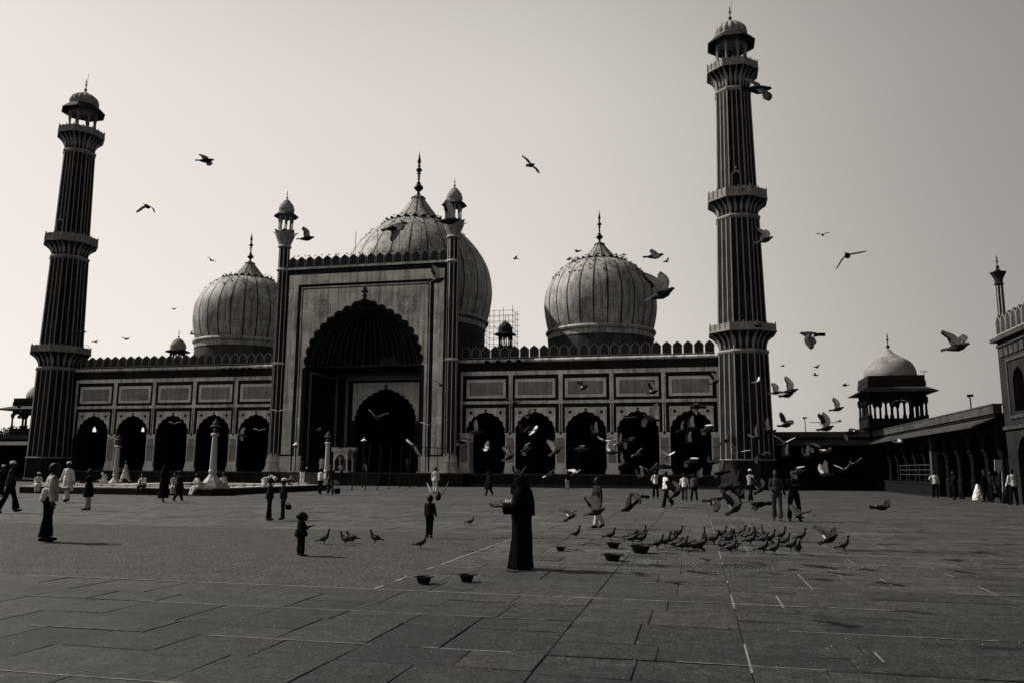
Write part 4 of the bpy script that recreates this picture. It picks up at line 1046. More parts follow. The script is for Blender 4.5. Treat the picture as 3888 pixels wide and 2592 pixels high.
def cap_seg(m,a,b,ra,rb,flat=1):
    m.tube([a,b],[ra,rb],10); m.ball(a,ra,10); m.ball(b,rb,10)
def cloth(v): 
    k='cloth_%04d'%int(v*10000); return mat(k,v,scale=9,amp=.3,fine=.12,rough=1,spec=.02 if v<.1 else .1)
SKIN=lambda: mat('skin',.06,rough=.6,amp=.1); HAIR=lambda: mat('hair',.012,rough=.6,amp=.2)
HH=random.Random(11)
def hand_mesh(m,wrist,d,up,side,s=1,curl=.35):
    """palm with four fingers and a thumb leaving the side; d pointing along the hand, up = back of the hand normal"""
    d=d.normalized(); n=(up-d*up.dot(d)).normalized(); t=d.cross(n)*side
    pc=wrist+d*.045*s
    m.tube([wrist,wrist+d*.03*s,wrist+d*.085*s],[.026*s,.034*s,.037*s],10,flat=.42) if False else None
    for k,(off,ln) in enumerate(((-.027,.068),(-.009,.078),(.009,.073),(.026,.056))):
        m.tube([wrist,wrist+d*.05*s+t*off*s,wrist+d*.085*s+t*off*s],[.014*s,.0145*s,.0115*s],6)
        b=wrist+d*.085*s+t*off*s; c=curl*(1+.25*k)
        p1=b+(d*math.cos(c*.5)-n*math.sin(c*.5))*ln*.5*s+t*off*.15*s; p2=p1+(d*math.cos(c*1.4)-n*math.sin(c*1.4))*ln*.5*s
        m.tube([b,p1,p2],[.0105*s,.0095*s,.0075*s],6)
    b=wrist+d*.025*s-t*.025*s
    m.tube([b,b+d*.03*s-t*.028*s-n*.01*s,b+d*.06*s-t*.036*s-n*.018*s],[.014*s,.0115*s,.009*s],6)
def person(px,py,H,dir_,label,top=.02,bot=.02,kind='shirt',head='hair',legs=((3,2),(-3,2)),arms=((4,8,10,0),(4,8,10,0)),lean=0,sleeve='long',seat=None,z=0,pos=None,hs=1.0,vox=None,turn=0,flare=1.0,shoe=.02,group=None,kurta_len=.62,bulk=1.0,wide=1.0,seat_dz=0,headdown=0,skirt=None):
    g=Vector(pos) if pos else ground(px,py,z)
    if pos: g=Vector(pos)
    depth=(g-CC).dot(CF)
    vox=vox or max(.013,min(.026,depth/FPX*1.9))
    T=empty('person',g,0,label=label,cat='person',group=group)
    s=H/1.70; rz=math.radians(AZ0+dir_-90); T.rotation_euler=(0,0,rz); T.scale=(s*wide,s*wide,s)
    V=Vector
    hipz=.90; J={}
    Rl=Matrix.Rotation(-math.radians(lean),4,'X')
    def up(p): return (Rl@(V(p)-V((0,0,hipz))))+V((0,0,hipz))
    # legs
    for i,sg in ((0,-1),(1,1)):
        f,k=legs[i][:2]; ab=legs[i][2] if len(legs[i])>2 else 0
        f=math.radians(f);k=math.radians(k);ab=math.radians(ab)
        h=V((sg*.085,0,hipz)); kn=h+V((sg*math.sin(ab),math.sin(f)*math.cos(ab),-math.cos(f)*math.cos(ab))).normalized()*.42
        an=kn+V((sg*math.sin(ab)*.4,math.sin(f-k),-math.cos(f-k))).normalized()*.41
        fa=max(-.9,min(.35,(f-k)*.9)) if seat is None else 0
        fd=V((sg*.12,math.cos(fa),math.sin(fa)-.12)).normalized(); J[i]=(h,kn,an,an+fd*.15+V((0,0,-.035)),an-fd*.05+V((0,0,-.04)))
    low=min(min(J[i][3].z,J[i][4].z,J[i][2].z) for i in (0,1))-.035
    dz=-low if seat is None else (seat-.10-seat_dz)/s-hipz+.2/s*0
    if seat is not None: dz=(seat)/s+.11-hipz
    # arms
    AR={}
    for i,sg in ((0,-1),(1,1)):
        f,a,e,inw=[math.radians(q) for q in arms[i][:4]]
        sh=up((sg*.165,0,1.36)); el=sh+V((sg*math.sin(a),math.sin(f)*math.cos(a),-math.cos(f)*math.cos(a))).normalized()*.28
        fd=V((sg*(math.sin(a)-math.sin(inw)*1.4),math.sin(f+e),-math.cos(f+e))).normalized(); wr=el+fd*.25
        AR[i]=(sh,el,wr,fd)
    body=MB()
    hc=up((0,.015,1.585)); hr=.105*hs
    tr=Matrix.Rotation(math.radians(turn),4,'Z')
    hc=hc+V((0,.05,-.04))*headdown
    fw=tr@V((0,1,0)); sd_=tr@V((1,0,0))
    body.ball(hc+fw*-.012,(hr*.80,hr*.92,hr*1.02),16)
    body.ball(hc+fw*.03+V((0,0,-.045*hs)),(hr*.62,hr*.62,hr*.72),12)
    body.tube([hc+fw*hr*.88+V((0,0,.012)),hc+fw*hr*1.12+V((0,0,-.022))],[.009*hs,.015*hs],6)       # nose
    body.ball(hc+fw*hr*.86+V((0,0,-.055*hs)),(.024*hs,.012*hs,.009*hs),8); body.ball(hc+fw*hr*.8+V((0,0,-.09*hs)),.022*hs,8)
    for q in (-1,1):
        body.ball(hc+sd_*q*hr*.82+V((0,0,-.005)),(.012*hs,.02*hs,.03*hs),8); body.ball(hc+fw*hr*.83+sd_*q*.034*hs+V((0,0,.02)),(.02*hs,.008,.007),6)
    cap_seg(body,up((0,-.01,1.38)),hc+V((0,-.015,-.06)),.058,.052)
    body.ball(up((0,-.01,1.30)),(.15,.09,.12),12); body.ball(up((0,0,1.12)),(.13,.085,.15),12); body.ball((0,0,.95),(.135,.09,.1),12)
    for i,sg in ((0,-1),(1,1)):
        sh,el,wr,fd=AR[i]
        body.tube([sh,sh.lerp(el,.5),el,el.lerp(wr,.4),wr],[.05,.045,.037,.036,.024],8); body.ball(sh,.052,8)
        if vox<.02: hand_mesh(body,wr,fd,V((0,0,1)) if fd.z>-.6 else V((sg,0,0)),sg,1.05)
        else:
            hand_mesh(body,wr,fd,V((sg,0,.2)),sg,1.15)
        h,kn,an,toe,heel=J[i]
        body.tube([h,h.lerp(kn,.5),kn,kn.lerp(an,.35),an],[.082,.07,.052,.053,.034],8); body.ball(h,.085,8)
        body.tube([heel,an+V((0,0,-.03)),toe],[.034,.042,.03],8)
    def put(nm,mb,mt,amp=0,fm=None,sm=2,fr=9):
        for k_ in range(len(mb.v)): mb.v[k_]=(mb.v[k_][0],mb.v[k_][1],mb.v[k_][2]+dz)
        return obj(nm,remeshed(mb,nm,vox/s,mt,sm,amp,fr,fmat=fm),T)
    put('body',body,SKIN(),sm=1)
    # garments
    def legs_mb(m,r=1.0,to=1.0,fl=1.0):
        m.ball((0,0,.97),(.155,.115,.10),12); m.ball((0,-.02,.89),(.16,.125,.11),12)
        for i in (0,1):
            h,kn,an,toe,heel=J[i]; e=kn.lerp(an,to)
            m.tube([h,h.lerp(kn,.5),kn,kn.lerp(an,.5),e],[.105*r,.094*r,.074*r,.074*r*(.5+.5*fl),.066*r*fl],10); m.ball(h,.105*r,10)
    if kind!='robe':
        m=MB(); legs_mb(m,1.0,.97,1.15*flare); put('trousers',m,cloth(bot),.012)
        m=MB()
        for i in (0,1):
            h,kn,an,toe,heel=J[i]; m.tube([heel+V((0,0,-.004)),an.lerp(toe,.35)+V((0,0,-.025)),toe],[.042,.048,.038],8); m.ball(heel,.042,8); m.ball(toe,.038,8)
        put('shoes',m,cloth(shoe))
    m=MB()
    m.ball(up((0,-.005,1.31)),(.168,.112,.10),12); m.ball(up((0,0,1.2)),(.168,.12,.14),12); m.ball(up((0,.005,1.07)),(.165,.12,.14),12)
    for sg in (-1,1): m.ball(up((sg*.155,0,1.355)),.056,10)
    m.tube([up((0,-.01,1.36)),up((0,-.005,1.43))],[.1,.062],10)
    e1=.0 if sleeve=='short' else 1
    for i in (0,1):
        sh,el,wr,fd=AR[i]
        if sleeve=='short': m.tube([sh,sh.lerp(el,.75)],[.054,.06],10)
        elif sleeve=='none': pass
        else: m.tube([sh,sh.lerp(el,.5),el,el.lerp(wr,.5),el.lerp(wr,.97)],[.054,.057,.05,.048,.044],10); m.ball(el,.054,8)
    if kind=='shirt': m.tube([up((0,0,1.12)),(0,0,.98),(0,-.005,.86)],[.15,.158,.165],14,flat=1)
    if kind in('kurta','robe'):
        L_=kurta_len if kind=='kurta' else .86
        f0=(J[0][1].y+J[1][1].y)/2
        yk=max(abs(J[0][1].y),abs(J[1][1].y))
        vs=[];fs=[]; nk=8
        rg=28
        for j in range(nk+1):
            t=j/nk; zz=1.08-L_*t*1.05
            rx=.178+.05*t**1.2+(.02 if kind=='robe' else 0); ry=.142+.045*t+yk*t*.75
            for k in range(rg):
                a_=2*PI*k/rg; w_=1+.045*t*math.sin(a_*5+1.3)+.03*t*math.sin(a_*9)
                vs.append((rx*w_*math.cos(a_),f0*t*.6+ry*w_*math.sin(a_),zz))
        for j in range(nk):
            for k in range(rg): fs.append((j*rg+k,j*rg+(k+1)%rg,(j+1)*rg+(k+1)%rg,(j+1)*rg+k))
        fs.append(tuple(range(rg))); fs.append(tuple(nk*rg+k for k in reversed(range(rg)))); 
        if seat is None: m.add(vs,fs)
        else: m.ball((0,.0,.93),(.18,.15,.12),12); [m.tube([J[i][0],J[i][1]],[.12,.1],10) for i in (0,1)]
    if bulk!=1:
        m.v=[(x*bulk,y*bulk,z_) for x,y,z_ in m.v]
    put({'shirt':'shirt','kurta':'kurta','robe':'robe'}[kind],m,cloth(top),.014)
    m=MB()
    if head=='hair':
        m.ball(hc+fw*-.022+V((0,0,.014)),(hr*.88,hr*.95,hr*1.0),14); m.ball(hc+fw*-.05+V((0,0,-.03)),(hr*.74,hr*.62,hr*.8),12)
        put('hair',m,HAIR(),.006,fr=30)
    elif head=='cap':
        m2=MB(); m2.ball(hc+fw*-.04+V((0,0,-.02)),(hr*.82,hr*.78,hr*.85),12); put('hair',m2,HAIR())
        m.lathe([(hr*.90,.03),(hr*.93,.06),(hr*.86,.095),(hr*.6,.118),(.01,.125)],16,(hc.x,hc.y-.01,hc.z-.005))
        for k_ in range(len(m.v)): m.v[k_]=(m.v[k_][0],m.v[k_][1],m.v[k_][2]+dz)
        m.build('cap',cloth(.62),T,smooth=True)
    elif head=='scarf':
        m.ball(hc+fw*-.02+V((0,0,.012)),(hr*.98,hr*1.02,hr*1.08),14); m.tube([hc+fw*-.05,up((0,-.07,1.36)),up((0,-.1,1.15))],[hr*.85,.15,.14],12)
        put('headscarf',m,cloth(top),.01)
    return T
STAND=((3,2),(-3,2)); WALK=((24,6),(-16,22)); WALK2=((-14,26),(22,4)); APART=((2,2,9),(2,2,9))
DN=((4,8,10,0),(4,8,10,0)); SWING=((-22,6,12,0),(24,6,24,0)); FRONT=((22,4,80,45),(22,4,80,45)); AKIMBO=((-35,38,75,60),(-30,34,75,60)); BACK=((-28,10,30,30),(-28,10,30,30))
SIT=((82,84),(80,80)); SITL=((70,46),(76,60)); LAP=((28,6,52,25),(28,6,52,25))
# --- the veiled woman feeding birds -------------------------------------------------
def veiled_woman():
    g=ground(1976,2158); T=empty('person',g,0,label='woman fully veiled in a long black robe holding out one open hand, front centre',cat='person')
    T.rotation_euler=(0,0,math.radians(AZ0+172-90))
    V=Vector; vox=.011
    # local: facing +y (image left), x to her right (away from us when turned left)
    b=MB()
    b.ball((0,.02,1.375),(.082,.098,.115),16); b.ball((0,.06,1.33),(.06,.06,.07),12); b.tube([(0,.115,1.385),(0,.135,1.352)],[.008,.014],6)
    b.tube([(0,0,1.2),(0,.01,1.32)],[.055,.05],10); b.ball((0,0,1.12),(.13,.09,.12),12); b.ball((0,0,.95),(.12,.085,.16),12); b.ball((0,0,.8),(.13,.09,.1),12)
    for sg in (-1,1):
        b.tube([(sg*.075,0,.8),(sg*.075,0,.42),(sg*.075,-.01,.06)],[.075,.05,.032],8); b.tube([(sg*.075,-.04,.035),(sg*.08,.06,.04),(sg*.085,.13,.025)],[.03,.036,.026],8)
    # near arm (her left, -x side faces the camera): elbow bent, forearm out in front, palm up
    sh=V((-.15,0,1.2)); el=V((-.19,.06,.985)); wr=V((-.17,.315,1.02))
    b.tube([sh,el,wr],[.05,.038,.025],8)
    hand_mesh(b,wr,V((.02,1,.03)),V((.55,0,-1)),1,1.25,curl=.3)
    sh2=V((.15,0,1.2)); el2=V((.18,.05,.98)); wr2=V((.10,.24,1.04)); b.tube([sh2,el2,wr2],[.05,.038,.025],8); hand_mesh(b,wr2,V((-.35,.9,.15)),V((0,0,-1)),-1,1.0,.5)
    obj('body',remeshed(b,'body',.0085,SKIN(),1),T)
    m=MB(); vs=[];fs=[]; rg=48
    R=[(1.27,.10,.085,0),(1.22,.165,.125,0),(1.14,.19,.15,-.01),(1.03,.19,.165,-.01),(.9,.185,.175,-.015),(.75,.185,.165,-.02),(.6,.19,.168,-.02),(.45,.195,.172,-.02),(.3,.205,.18,-.015),(.15,.215,.192,-.01),(.05,.225,.203,-.005),(.022,.228,.206,-.005)]
    for j,(zz,rx,ry,cy) in enumerate(R):
        t=max(0,(1.0-zz))
        for k in range(rg):
            a_=2*PI*k/rg; w_=1+.06*t*math.sin(a_*7+zz*1.5)+.045*t*math.sin(a_*11-1+zz)+.02*math.sin(a_*4+zz*6)
            vs.append((rx*w_*math.cos(a_),cy+ry*w_*math.sin(a_),zz+ (.012*math.sin(a_*6) if j>=len(R)-2 else 0)))
    for j in range(len(R)-1):
        for k in range(rg): fs.append((j*rg+k,j*rg+(k+1)%rg,(j+1)*rg+(k+1)%rg,(j+1)*rg+k))
    fs.append(tuple(range(rg))); fs.append(tuple((len(R)-1)*rg+k for k in reversed(range(rg)))); m.add(vs,fs)
    for q in (sh,sh2): m.ball(q+V((0,0,-.005)),.088,12)
    # near sleeve: wide and hanging open at the wrist
    m.tube([sh+V((0,0,-.02)),el+V((0,0,.01)),V((-.185,.16,.985)),V((-.18,.27,.975))],[.085,.085,.078,.085],12); m.tube([V((-.185,.12,.95)),V((-.18,.262,.925))],[.06,.05],10)
    m.tube([sh2,el2,V((.12,.18,1.0))],[.085,.075,.07],10)
    robe=remeshed(m,'robe',.012,cloth(.006),2,.012,7); obj('robe',robe,T)
    v=MB()
    v.ball((0,.005,1.385),(.108,.122,.128),20); v.tube([(0,.0,1.36),(0,-.03,1.24),(0,-.055,1.08),(0,-.075,.86)],[.115,.165,.175,.16],20); v.ball((0,.02,1.24),(.17,.13,.09),14); v.ball((0,-.03,1.12),(.205,.15,.14),14)
    v.tube([(0,.105,1.36),(0,.115,1.2)],[.06,.07],12)
    obj('veil',remeshed(v,'veil',.012,cloth(.006),2,.014,8),T)
    s_=MB()
    for sg in (-1,1): s_.tube([(sg*.08,-.045,.035),(sg*.085,.06,.04),(sg*.09,.14,.028)],[.036,.04,.03],8)
    obj('shoes',remeshed(s_,'shoes',.012,cloth(.15),1),T)
    return T,g
W_,wg=veiled_woman()
# the crumpled white seed bag held against her forearm
m=MB(); m.ball((0,0,0),(.05,.075,.045),12); m.ball((0,.06,.03),(.03,.04,.03),10); m.ball((0,-.05,.03),(.04,.035,.05),10)
o=obj('seed_bag',remeshed(m,'seed_bag',.008,cloth(.5),1,.02,22)); o.matrix_world=W_.matrix_world@Matrix.Identity(4)
az=math.radians(AZ0+172-90); fwv=Vector((math.cos(az+PI/2),math.sin(az+PI/2),0)); rgv=Vector((math.cos(az),math.sin(az),0))
o.location=wg+fwv*.17+rgv*-.17+Vector((0,0,1.085)); o.rotation_euler=(0,0,az); o.scale=(.6,.75,.6); tag(o,"small crumpled white bag of birdseed in the black robed woman's arms",'bag')
# --- everyone else --------------------------------------------------------------------
person(172,2056,1.68,35,'man in loose pale shirt and dark baggy trousers standing alone at near left',top=.3,bot=.012,arms=((26,6,72,40),(-8,10,18,0)),flare=1.25,legs=((4,3,3),(-3,2,3)),lean=4,wide=1.12)
person(1139,2108,.77,30,'toddler in a dark coat standing with arms held in front on the gritty patch',top=.012,bot=.012,kind='kurta',kurta_len=.30,arms=((20,12,85,40),(20,16,95,50)),hs=1.72,legs=((2,2,6),(2,2,6)),wide=1.42)
person(1630,2040,.97,80,'small boy in dark sweater and trousers standing straight with his back turned',top=.02,bot=.012,arms=((6,7,18,0),(8,7,18,0)),hs=1.5,bulk=1.05)
person(1020,1975,1.31,25,'bareheaded boy with arms raised in front, left of two boys standing together',top=.03,bot=.015,arms=((28,8,60,30),(28,10,70,25)),hs=1.15,legs=((5,2,4),(-4,2,4)),shoe=.1)
person(1072,1971,1.29,205,'boy in a white skullcap with a bag behind his back, right of two boys',top=.025,bot=.015,head='cap',arms=((-6,10,14,0),(-30,18,30,20)),hs=1.15,legs=((3,2,5),(-2,3,5)))
person(2270,2006,1.42,205,'youth in dark waistcoat and cream trousers striding behind low flying pigeons',top=.05,bot=.4,legs=((14,4,5),(-12,14,5)),arms=((-6,8,14,0),(10,8,20,0)),hs=1.1,flare=1.2)
person(30,1946,1.8,20,'man in white cap and dark clothes walking at the left edge',top=.05,bot=.012,head='cap',legs=((16,4,4),(-14,14,4)),arms=((-18,10,20,0),(30,8,50,0)),flare=1.5)
person(2,1886,1.7,350,'dark clothed man cut off by the left edge',top=.03,bot=.012,head='cap')
person(250,1906,1.85,262,'man in long white kurta and white skullcap walking toward the camera',top=.58,bot=.5,kind='kurta',head='cap',legs=((13,4),(-11,12)),arms=((-10,12,12,0),(8,12,14,0)),kurta_len=.6,flare=1.2,shoe=.03)
person(330,1936,1.54,195,'young man in knee-length dark coat and light trousers near the tank',top=.02,bot=.35,kind='kurta',arms=((30,8,70,30),(4,6,10,0)),kurta_len=.52,flare=.9)
person(618,1906,1.72,80,'figure in a full dark cloak standing before the tank',top=.012,bot=.012,kind='robe',head='scarf',legs=((8,3),(-6,6)))
person(676,1903,1.5,60,'slighter dark figure beside the cloaked one before the tank',top=.02,bot=.012,kind='kurta',head='hair',legs=WALK,kurta_len=.45)
person(1215,1876,1.66,70,'man in white shirt and dark trousers walking away past the tank end',top=.55,bot=.015,legs=((8,3,4),(-7,8,4)),arms=((8,10,14,0),(-10,10,14,0)))
person(1253,1878,1.85,95,'tall man in checked dark shirt and flared trousers below the tank lamp column',top=.06,bot=.1,legs=((14,3,6),(-6,5,6)),arms=((10,10,20,0),(-10,10,14,0)),flare=1.4)
person(1652,1872,1.78,90,'man in plain pale tunic and trousers walking toward the portal',top=.5,bot=.5,kind='kurta',legs=((8,3),(-8,10)),arms=((-8,10,10,0),(8,10,14,0)),kurta_len=.28,shoe=.15)
person(1855,1881,1.58,215,'figure in flowing dark clothes striding left before the first right arch',top=.02,bot=.02,kind='kurta',head='scarf',legs=((22,6),(-20,20)),kurta_len=.6)
person(2155,1858,1.6,90,'small distant figure in dark jacket and light trousers below the third right arch',top=.015,bot=.25)
person(2490,1892,1.64,100,'man in white shirt holding up a black umbrella',top=.55,bot=.012,arms=((20,8,100,20),(60,8,70,20)),legs=((2,2,4),(-2,2,4)))
person(2530,1924,1.64,200,'man in white shirt and flared dark trousers striding beside the umbrella holder',top=.58,bot=.012,legs=((16,4,3),(-20,24,3)),arms=((6,8,14,0),(-8,10,20,0)),flare=1.35)
person(2600,1903,1.55,80,'youth in untucked bright white shirt walking with legs crossed mid stride',top=.58,bot=.06,legs=((24,4),(-20,16)),arms=((6,14,26,0),(6,12,20,0)))
person(2636,1903,1.5,60,'youth in grey shirt just behind the bright white shirted one',top=.12,bot=.015,legs=((-14,16),(24,6)))
person(2812,1906,1.64,40,'woman in dark shawl walking by the foot of the right minaret',top=.03,bot=.02,kind='robe',head='scarf',legs=((10,4),(-10,8)))
person(2852,1904,1.78,45,'man in light sleeveless shirt with raised stride by the right minaret',top=.18,bot=.012,head='cap',legs=((24,6,2),(-22,14,2)),arms=((18,8,30,0),(-12,10,14,0)),sleeve='short')
person(2952,1977,1.66,250,'slim man in tight dark shirt and light-sided trousers walking toward camera',top=.06,bot=.10,legs=((12,3,2),(-12,8,2)),arms=((-10,12,12,0),(12,6,40,20)),flare=1.3,shoe=.1)
person(3018,1977,1.66,265,'stout man in dark suit with legs apart holding white cloths to his chest',top=.012,bot=.01,legs=((3,2,8),(3,2,8)),arms=((30,14,80,50),(30,14,80,50)))
person(3553,1891,1.74,65,'man in braced white shirt with one elbow bent, right part of the court',top=.45,bot=.015,legs=((6,2,3),(-4,4,3)),arms=((-38,30,85,60),(4,10,20,0)))
person(3572,1876,1.6,90,'dark clothed person just behind the man with bent elbow',top=.01,bot=.01)
person(3626,1896,1.72,180,'dark clothed man facing left in the middle of the right side people',top=.015,bot=.01,flare=1.2,arms=((24,8,80,30),(10,8,30,10)))
person(3745,1905,1.8,130,'dark clothed man beside the large white carrier bag',top=.012,bot=.012,arms=((6,8,14,0),(6,16,12,0)),legs=((4,2,4),(-4,6,4)))
person(3768,1904,1.7,200,'second dark clothed man close behind the carrier bag',top=.02,bot=.01)
person(3805,1909,1.8,225,'tall dark clothed man striding near the gatehouse',top=.015,bot=.02,legs=((18,4,4),(-20,12,4)))
person(3852,1917,1.84,95,'man in white shirt nearest the right edge before the gatehouse',top=.42,bot=.012,legs=((3,2,5),(-3,2,5)),arms=((4,14,12,0),(10,12,20,0)))
person(3778,1896,1.5,180,'seated person in light clothes behind the striding men at right',top=.35,bot=.3,legs=SIT,seat=.35,arms=LAP)
# people sitting on the tank rim (top .45)
def sitter(px,y,x=None,**k):
    d=ray(px,1850); yy=y; t=(yy-CC.y)/d.y; xx=CC.x+d.x*t
    if x is not None: xx=x
    return dict(pos=(xx,yy,0),seat=.45)
person(0,0,1.66,300,'person in pale clothes sitting on the tank rim at far left',top=.5,bot=.5,kind='kurta',head='cap',legs=SIT,arms=LAP,lean=18,**sitter(143,-37.9))
person(0,0,1.7,272,'man in white shirt slumped on the tank rim facing the camera',top=.55,bot=.02,legs=((80,84,10),(80,84,10)),arms=LAP,lean=22,headdown=1,**sitter(545,-37.9))
person(0,0,1.66,285,'man in pale shirt sitting on the tank rim behind the dark pair',top=.32,bot=.3,legs=SIT,arms=FRONT,lean=8,**sitter(662,-37.9))
person(0,0,1.68,235,'man all in white sitting on the tank rim, legs stretched, left of the lamp',top=.55,bot=.55,kind='kurta',legs=((66,40,3),(70,50,3)),arms=LAP,lean=16,**sitter(755,-37.9))
person(0,0,1.6,150,'boy in white shirt and dark trousers crouching right of the tank lamp column',top=.5,bot=.012,legs=((95,100),(95,100)),arms=((50,6,40,20),(50,6,40,20)),lean=18,pos=(6.1,-36.2,0),seat=.55)
person(0,0,1.6,200,'person wrapped in a pale shawl squatting on the left rim of the tank',top=.42,bot=.3,kind='kurta',head='scarf',legs=((100,110),(100,110)),arms=LAP,lean=28,pos=(-6.5,-31.0,0),seat=.5)
person(0,0,1.68,190,'person in white walking along the far rim of the tank',top=.5,bot=.45,kind='kurta',legs=WALK,pos=(-5.8,-30.0,.45),head='hair')
person(0,0,1.6,160,'stooping person in white with rounded back on the tank behind the two boys',top=.6,bot=.5,kind='kurta',legs=((70,60),(60,50)),arms=((60,8,30,20),(60,8,30,20)),lean=62,pos=(2.2,-23.0,0),seat=.75)
person(0,0,1.7,120,'dark robed man with white cap behind the low tank screen wall',top=.012,bot=.012,kind='kurta',head='cap',pos=(2.6,-18.6,0))
person(0,0,1.75,80,'man in dark waistcoat and white trousers on the tank rim end',top=.02,bot=.55,pos=(5.2,-24.4,.45),legs=((3,2,3),(-3,2,3)))
person(0,0,1.6,200,'man in patterned shirt squatting at the tank corner nearest the portal',top=.16,bot=.05,legs=((100,108),(100,108)),arms=LAP,lean=24,pos=(6.0,-27.2,0),seat=.62)
person(0,0,1.6,110,'person in bright white sitting low on the rim beside the walking pair',top=.6,bot=.5,kind='kurta',legs=((92,90),(92,90)),arms=LAP,lean=12,pos=(6.1,-31.5,0),seat=.45)
# on the terrace and steps
person(0,0,1.66,270,'man in long white robe standing on the terrace left of the marble platform',top=.5,bot=.4,kind='kurta',head='hair',pos=(-4.3,-1.6,ZB),kurta_len=.8)
person(0,0,1.6,250,'man in white cap leaning forward on the portal steps before the marble platform',top=.45,bot=.05,head='cap',lean=24,legs=((10,4),(-8,10)),arms=((40,8,40,20),(40,8,40,20)),pos=(-.9,-4.05,.70))
person(0,0,1.65,90,'dim figure standing in the right side of the portal mouth',top=.12,bot=.06,pos=(5.2,-1.3,ZB))
person(0,0,1.6,300,'figure with pale legs right of the marble platform inside the portal',top=.04,bot=.4,pos=(.3,-.9,ZB),legs=((10,4,5),(-8,8,5)))
# ------------------------------------------------------------------ things people hold
def at_px(px,py,d): return air(px,py,d)
c=at_px(2520,1772,47.8-.3)
T=empty('umbrella',c,label='open black umbrella held above the two white shirted men',cat='umbrella')
m=MB(); 
m.lathe([(.0,.2),(.2,.17),(.42,.07),(.6,-.1),(.59,-.1),(.4,.05),(.0,.17)],8,close=False); m.build('canopy',cloth(.008),T)
m=MB(); m.tube([(0,0,.28),(-.05,0,-.35),(-.3,0,-.75)],.012,5)
m.build('shaft',blk(),T)
def bag(px,py,d,w_,h_,v,label,nm='bag'):
    c=at_px(px,py,d); T=empty(nm,c,math.radians(AZ0),label=label,cat='bag'); m=MB(); m.box(-w_/2,w_/2,-w_*.25,w_*.25,-h_,0); m.ball((0,0,-h_*.55),(w_*.55,w_*.32,h_*.5),12)
    obj('pouch',remeshed(m,'pouch',.02,cloth(v),1,.02,9),T); m=MB(); m.tube([(-w_*.3,0,0),(-w_*.15,0,h_*.45),(w_*.15,0,h_*.45),(w_*.3,0,0)],.014,5); m.build('strap',cloth(v),T)
bag(1094,1914,25.7,.19,.15,.012,'dark shoulder bag held behind the boy in the white cap')
bag(1282,1852,51.5,.34,.34,.012,'dark holdall hanging beside the tall checked shirt man')
g_=ground(3716,1899); T=empty('carrier_bag',g_,label='large bright white carrier bag standing among dark clothed men at right',cat='bag')
m=MB(); m.lathe([(.02,0),(.30,.01),(.31,.2),(.22,.55),(.12,.85),(.05,.98)],16); obj('sack',remeshed(m,'sack',.03,cloth(.6),1,.05,5),T)
for i,(px,py,r,lb) in enumerate(((3588,1848,.36,'rounded pale bundle on the ground behind the man with bent elbow'),(3655,1855,.45,'low bright bundle on the ground before the side colonnade'),(3682,1848,.25,'small pale bundle right of the low bright one'))):
    g_=ground(px,py+10); m=MB(); m.ball((0,0,r*.5),(r,r*.7,r*.55),14); m.ball((r*.3,0,r*.8),(r*.5,r*.4,r*.3),10)
    o=obj('bundle',remeshed(m,'bundle',.04,cloth(.5),1,.06,4)); o.location=g_; tag(o,lb,'bundle')
c=at_px(3790,1765,43.5); m=MB(); m.box(-.2,.2,-.015,.015,-.3,.3); m.tube([(.18,0,-.3),(.2,0,-1.4)],.02,5); o=m.build('notice_board',cloth(.3)); o.location=c; o.rotation_euler=(0,.05,math.radians(AZ0)); tag(o,'pale rectangular notice held on a thin post near the gatehouse','notice board')
# ================================================================== FEEDING BOWLS
def bowl(px,py,r,h,label,tilt=0):
    g=ground(px,py); T=empty('bowl',g,label=label,cat='bowl'); T.rotation_euler=(tilt,0,.3)
    n=28
    m=MB(); m.lathe([(r*.62,.002),(r*.66,.01),(r*.97,h*.93),(r*1.05,h*.95),(r*1.06,h),(r*.96,h),(r*.9,h*.9),(r*.58,.02),(0,.02)],n); m.build('shell',mat('clay_dark',.02,rough=.7,scale=12,amp=.4),T)
    m=MB(); m.lathe([(0,h*.45),(r*.75,h*.47),(r*.76,h*.44)],20,close=False); m.build('water',mat('tank_water',.02),T)
    for q in (-1,1):
        m=MB(); m.tube([(q*r*1.0,-.03,h*.9),(q*r*1.2,-.03,h*.95),(q*r*1.2,.03,h*.95),(q*r*1.0,.03,h*.9)],.008,5); m.build('handle',mat('clay_dark',.02),T)
    return T
bowl(1609,2215,.118,.105,'dark empty bowl, left one of the two nearest the camera')
bowl(1772,2206,.118,.105,'dark bowl with spilled seed around it, right one of the two nearest')
bowl(2129,2090,.10,.085,'small bowl standing alone between the veiled woman and the flock')
bowl(2329,2080,.14,.12,'medium bowl below a pigeon, left of the largest bowl')
bowl(2432,2098,.20,.15,'largest dark bowl with wide rim at the left end of the flock')
bowl(2326,2127,.165,.12,'wide bowl lying nearest the front below the flock, pale rim hidden')
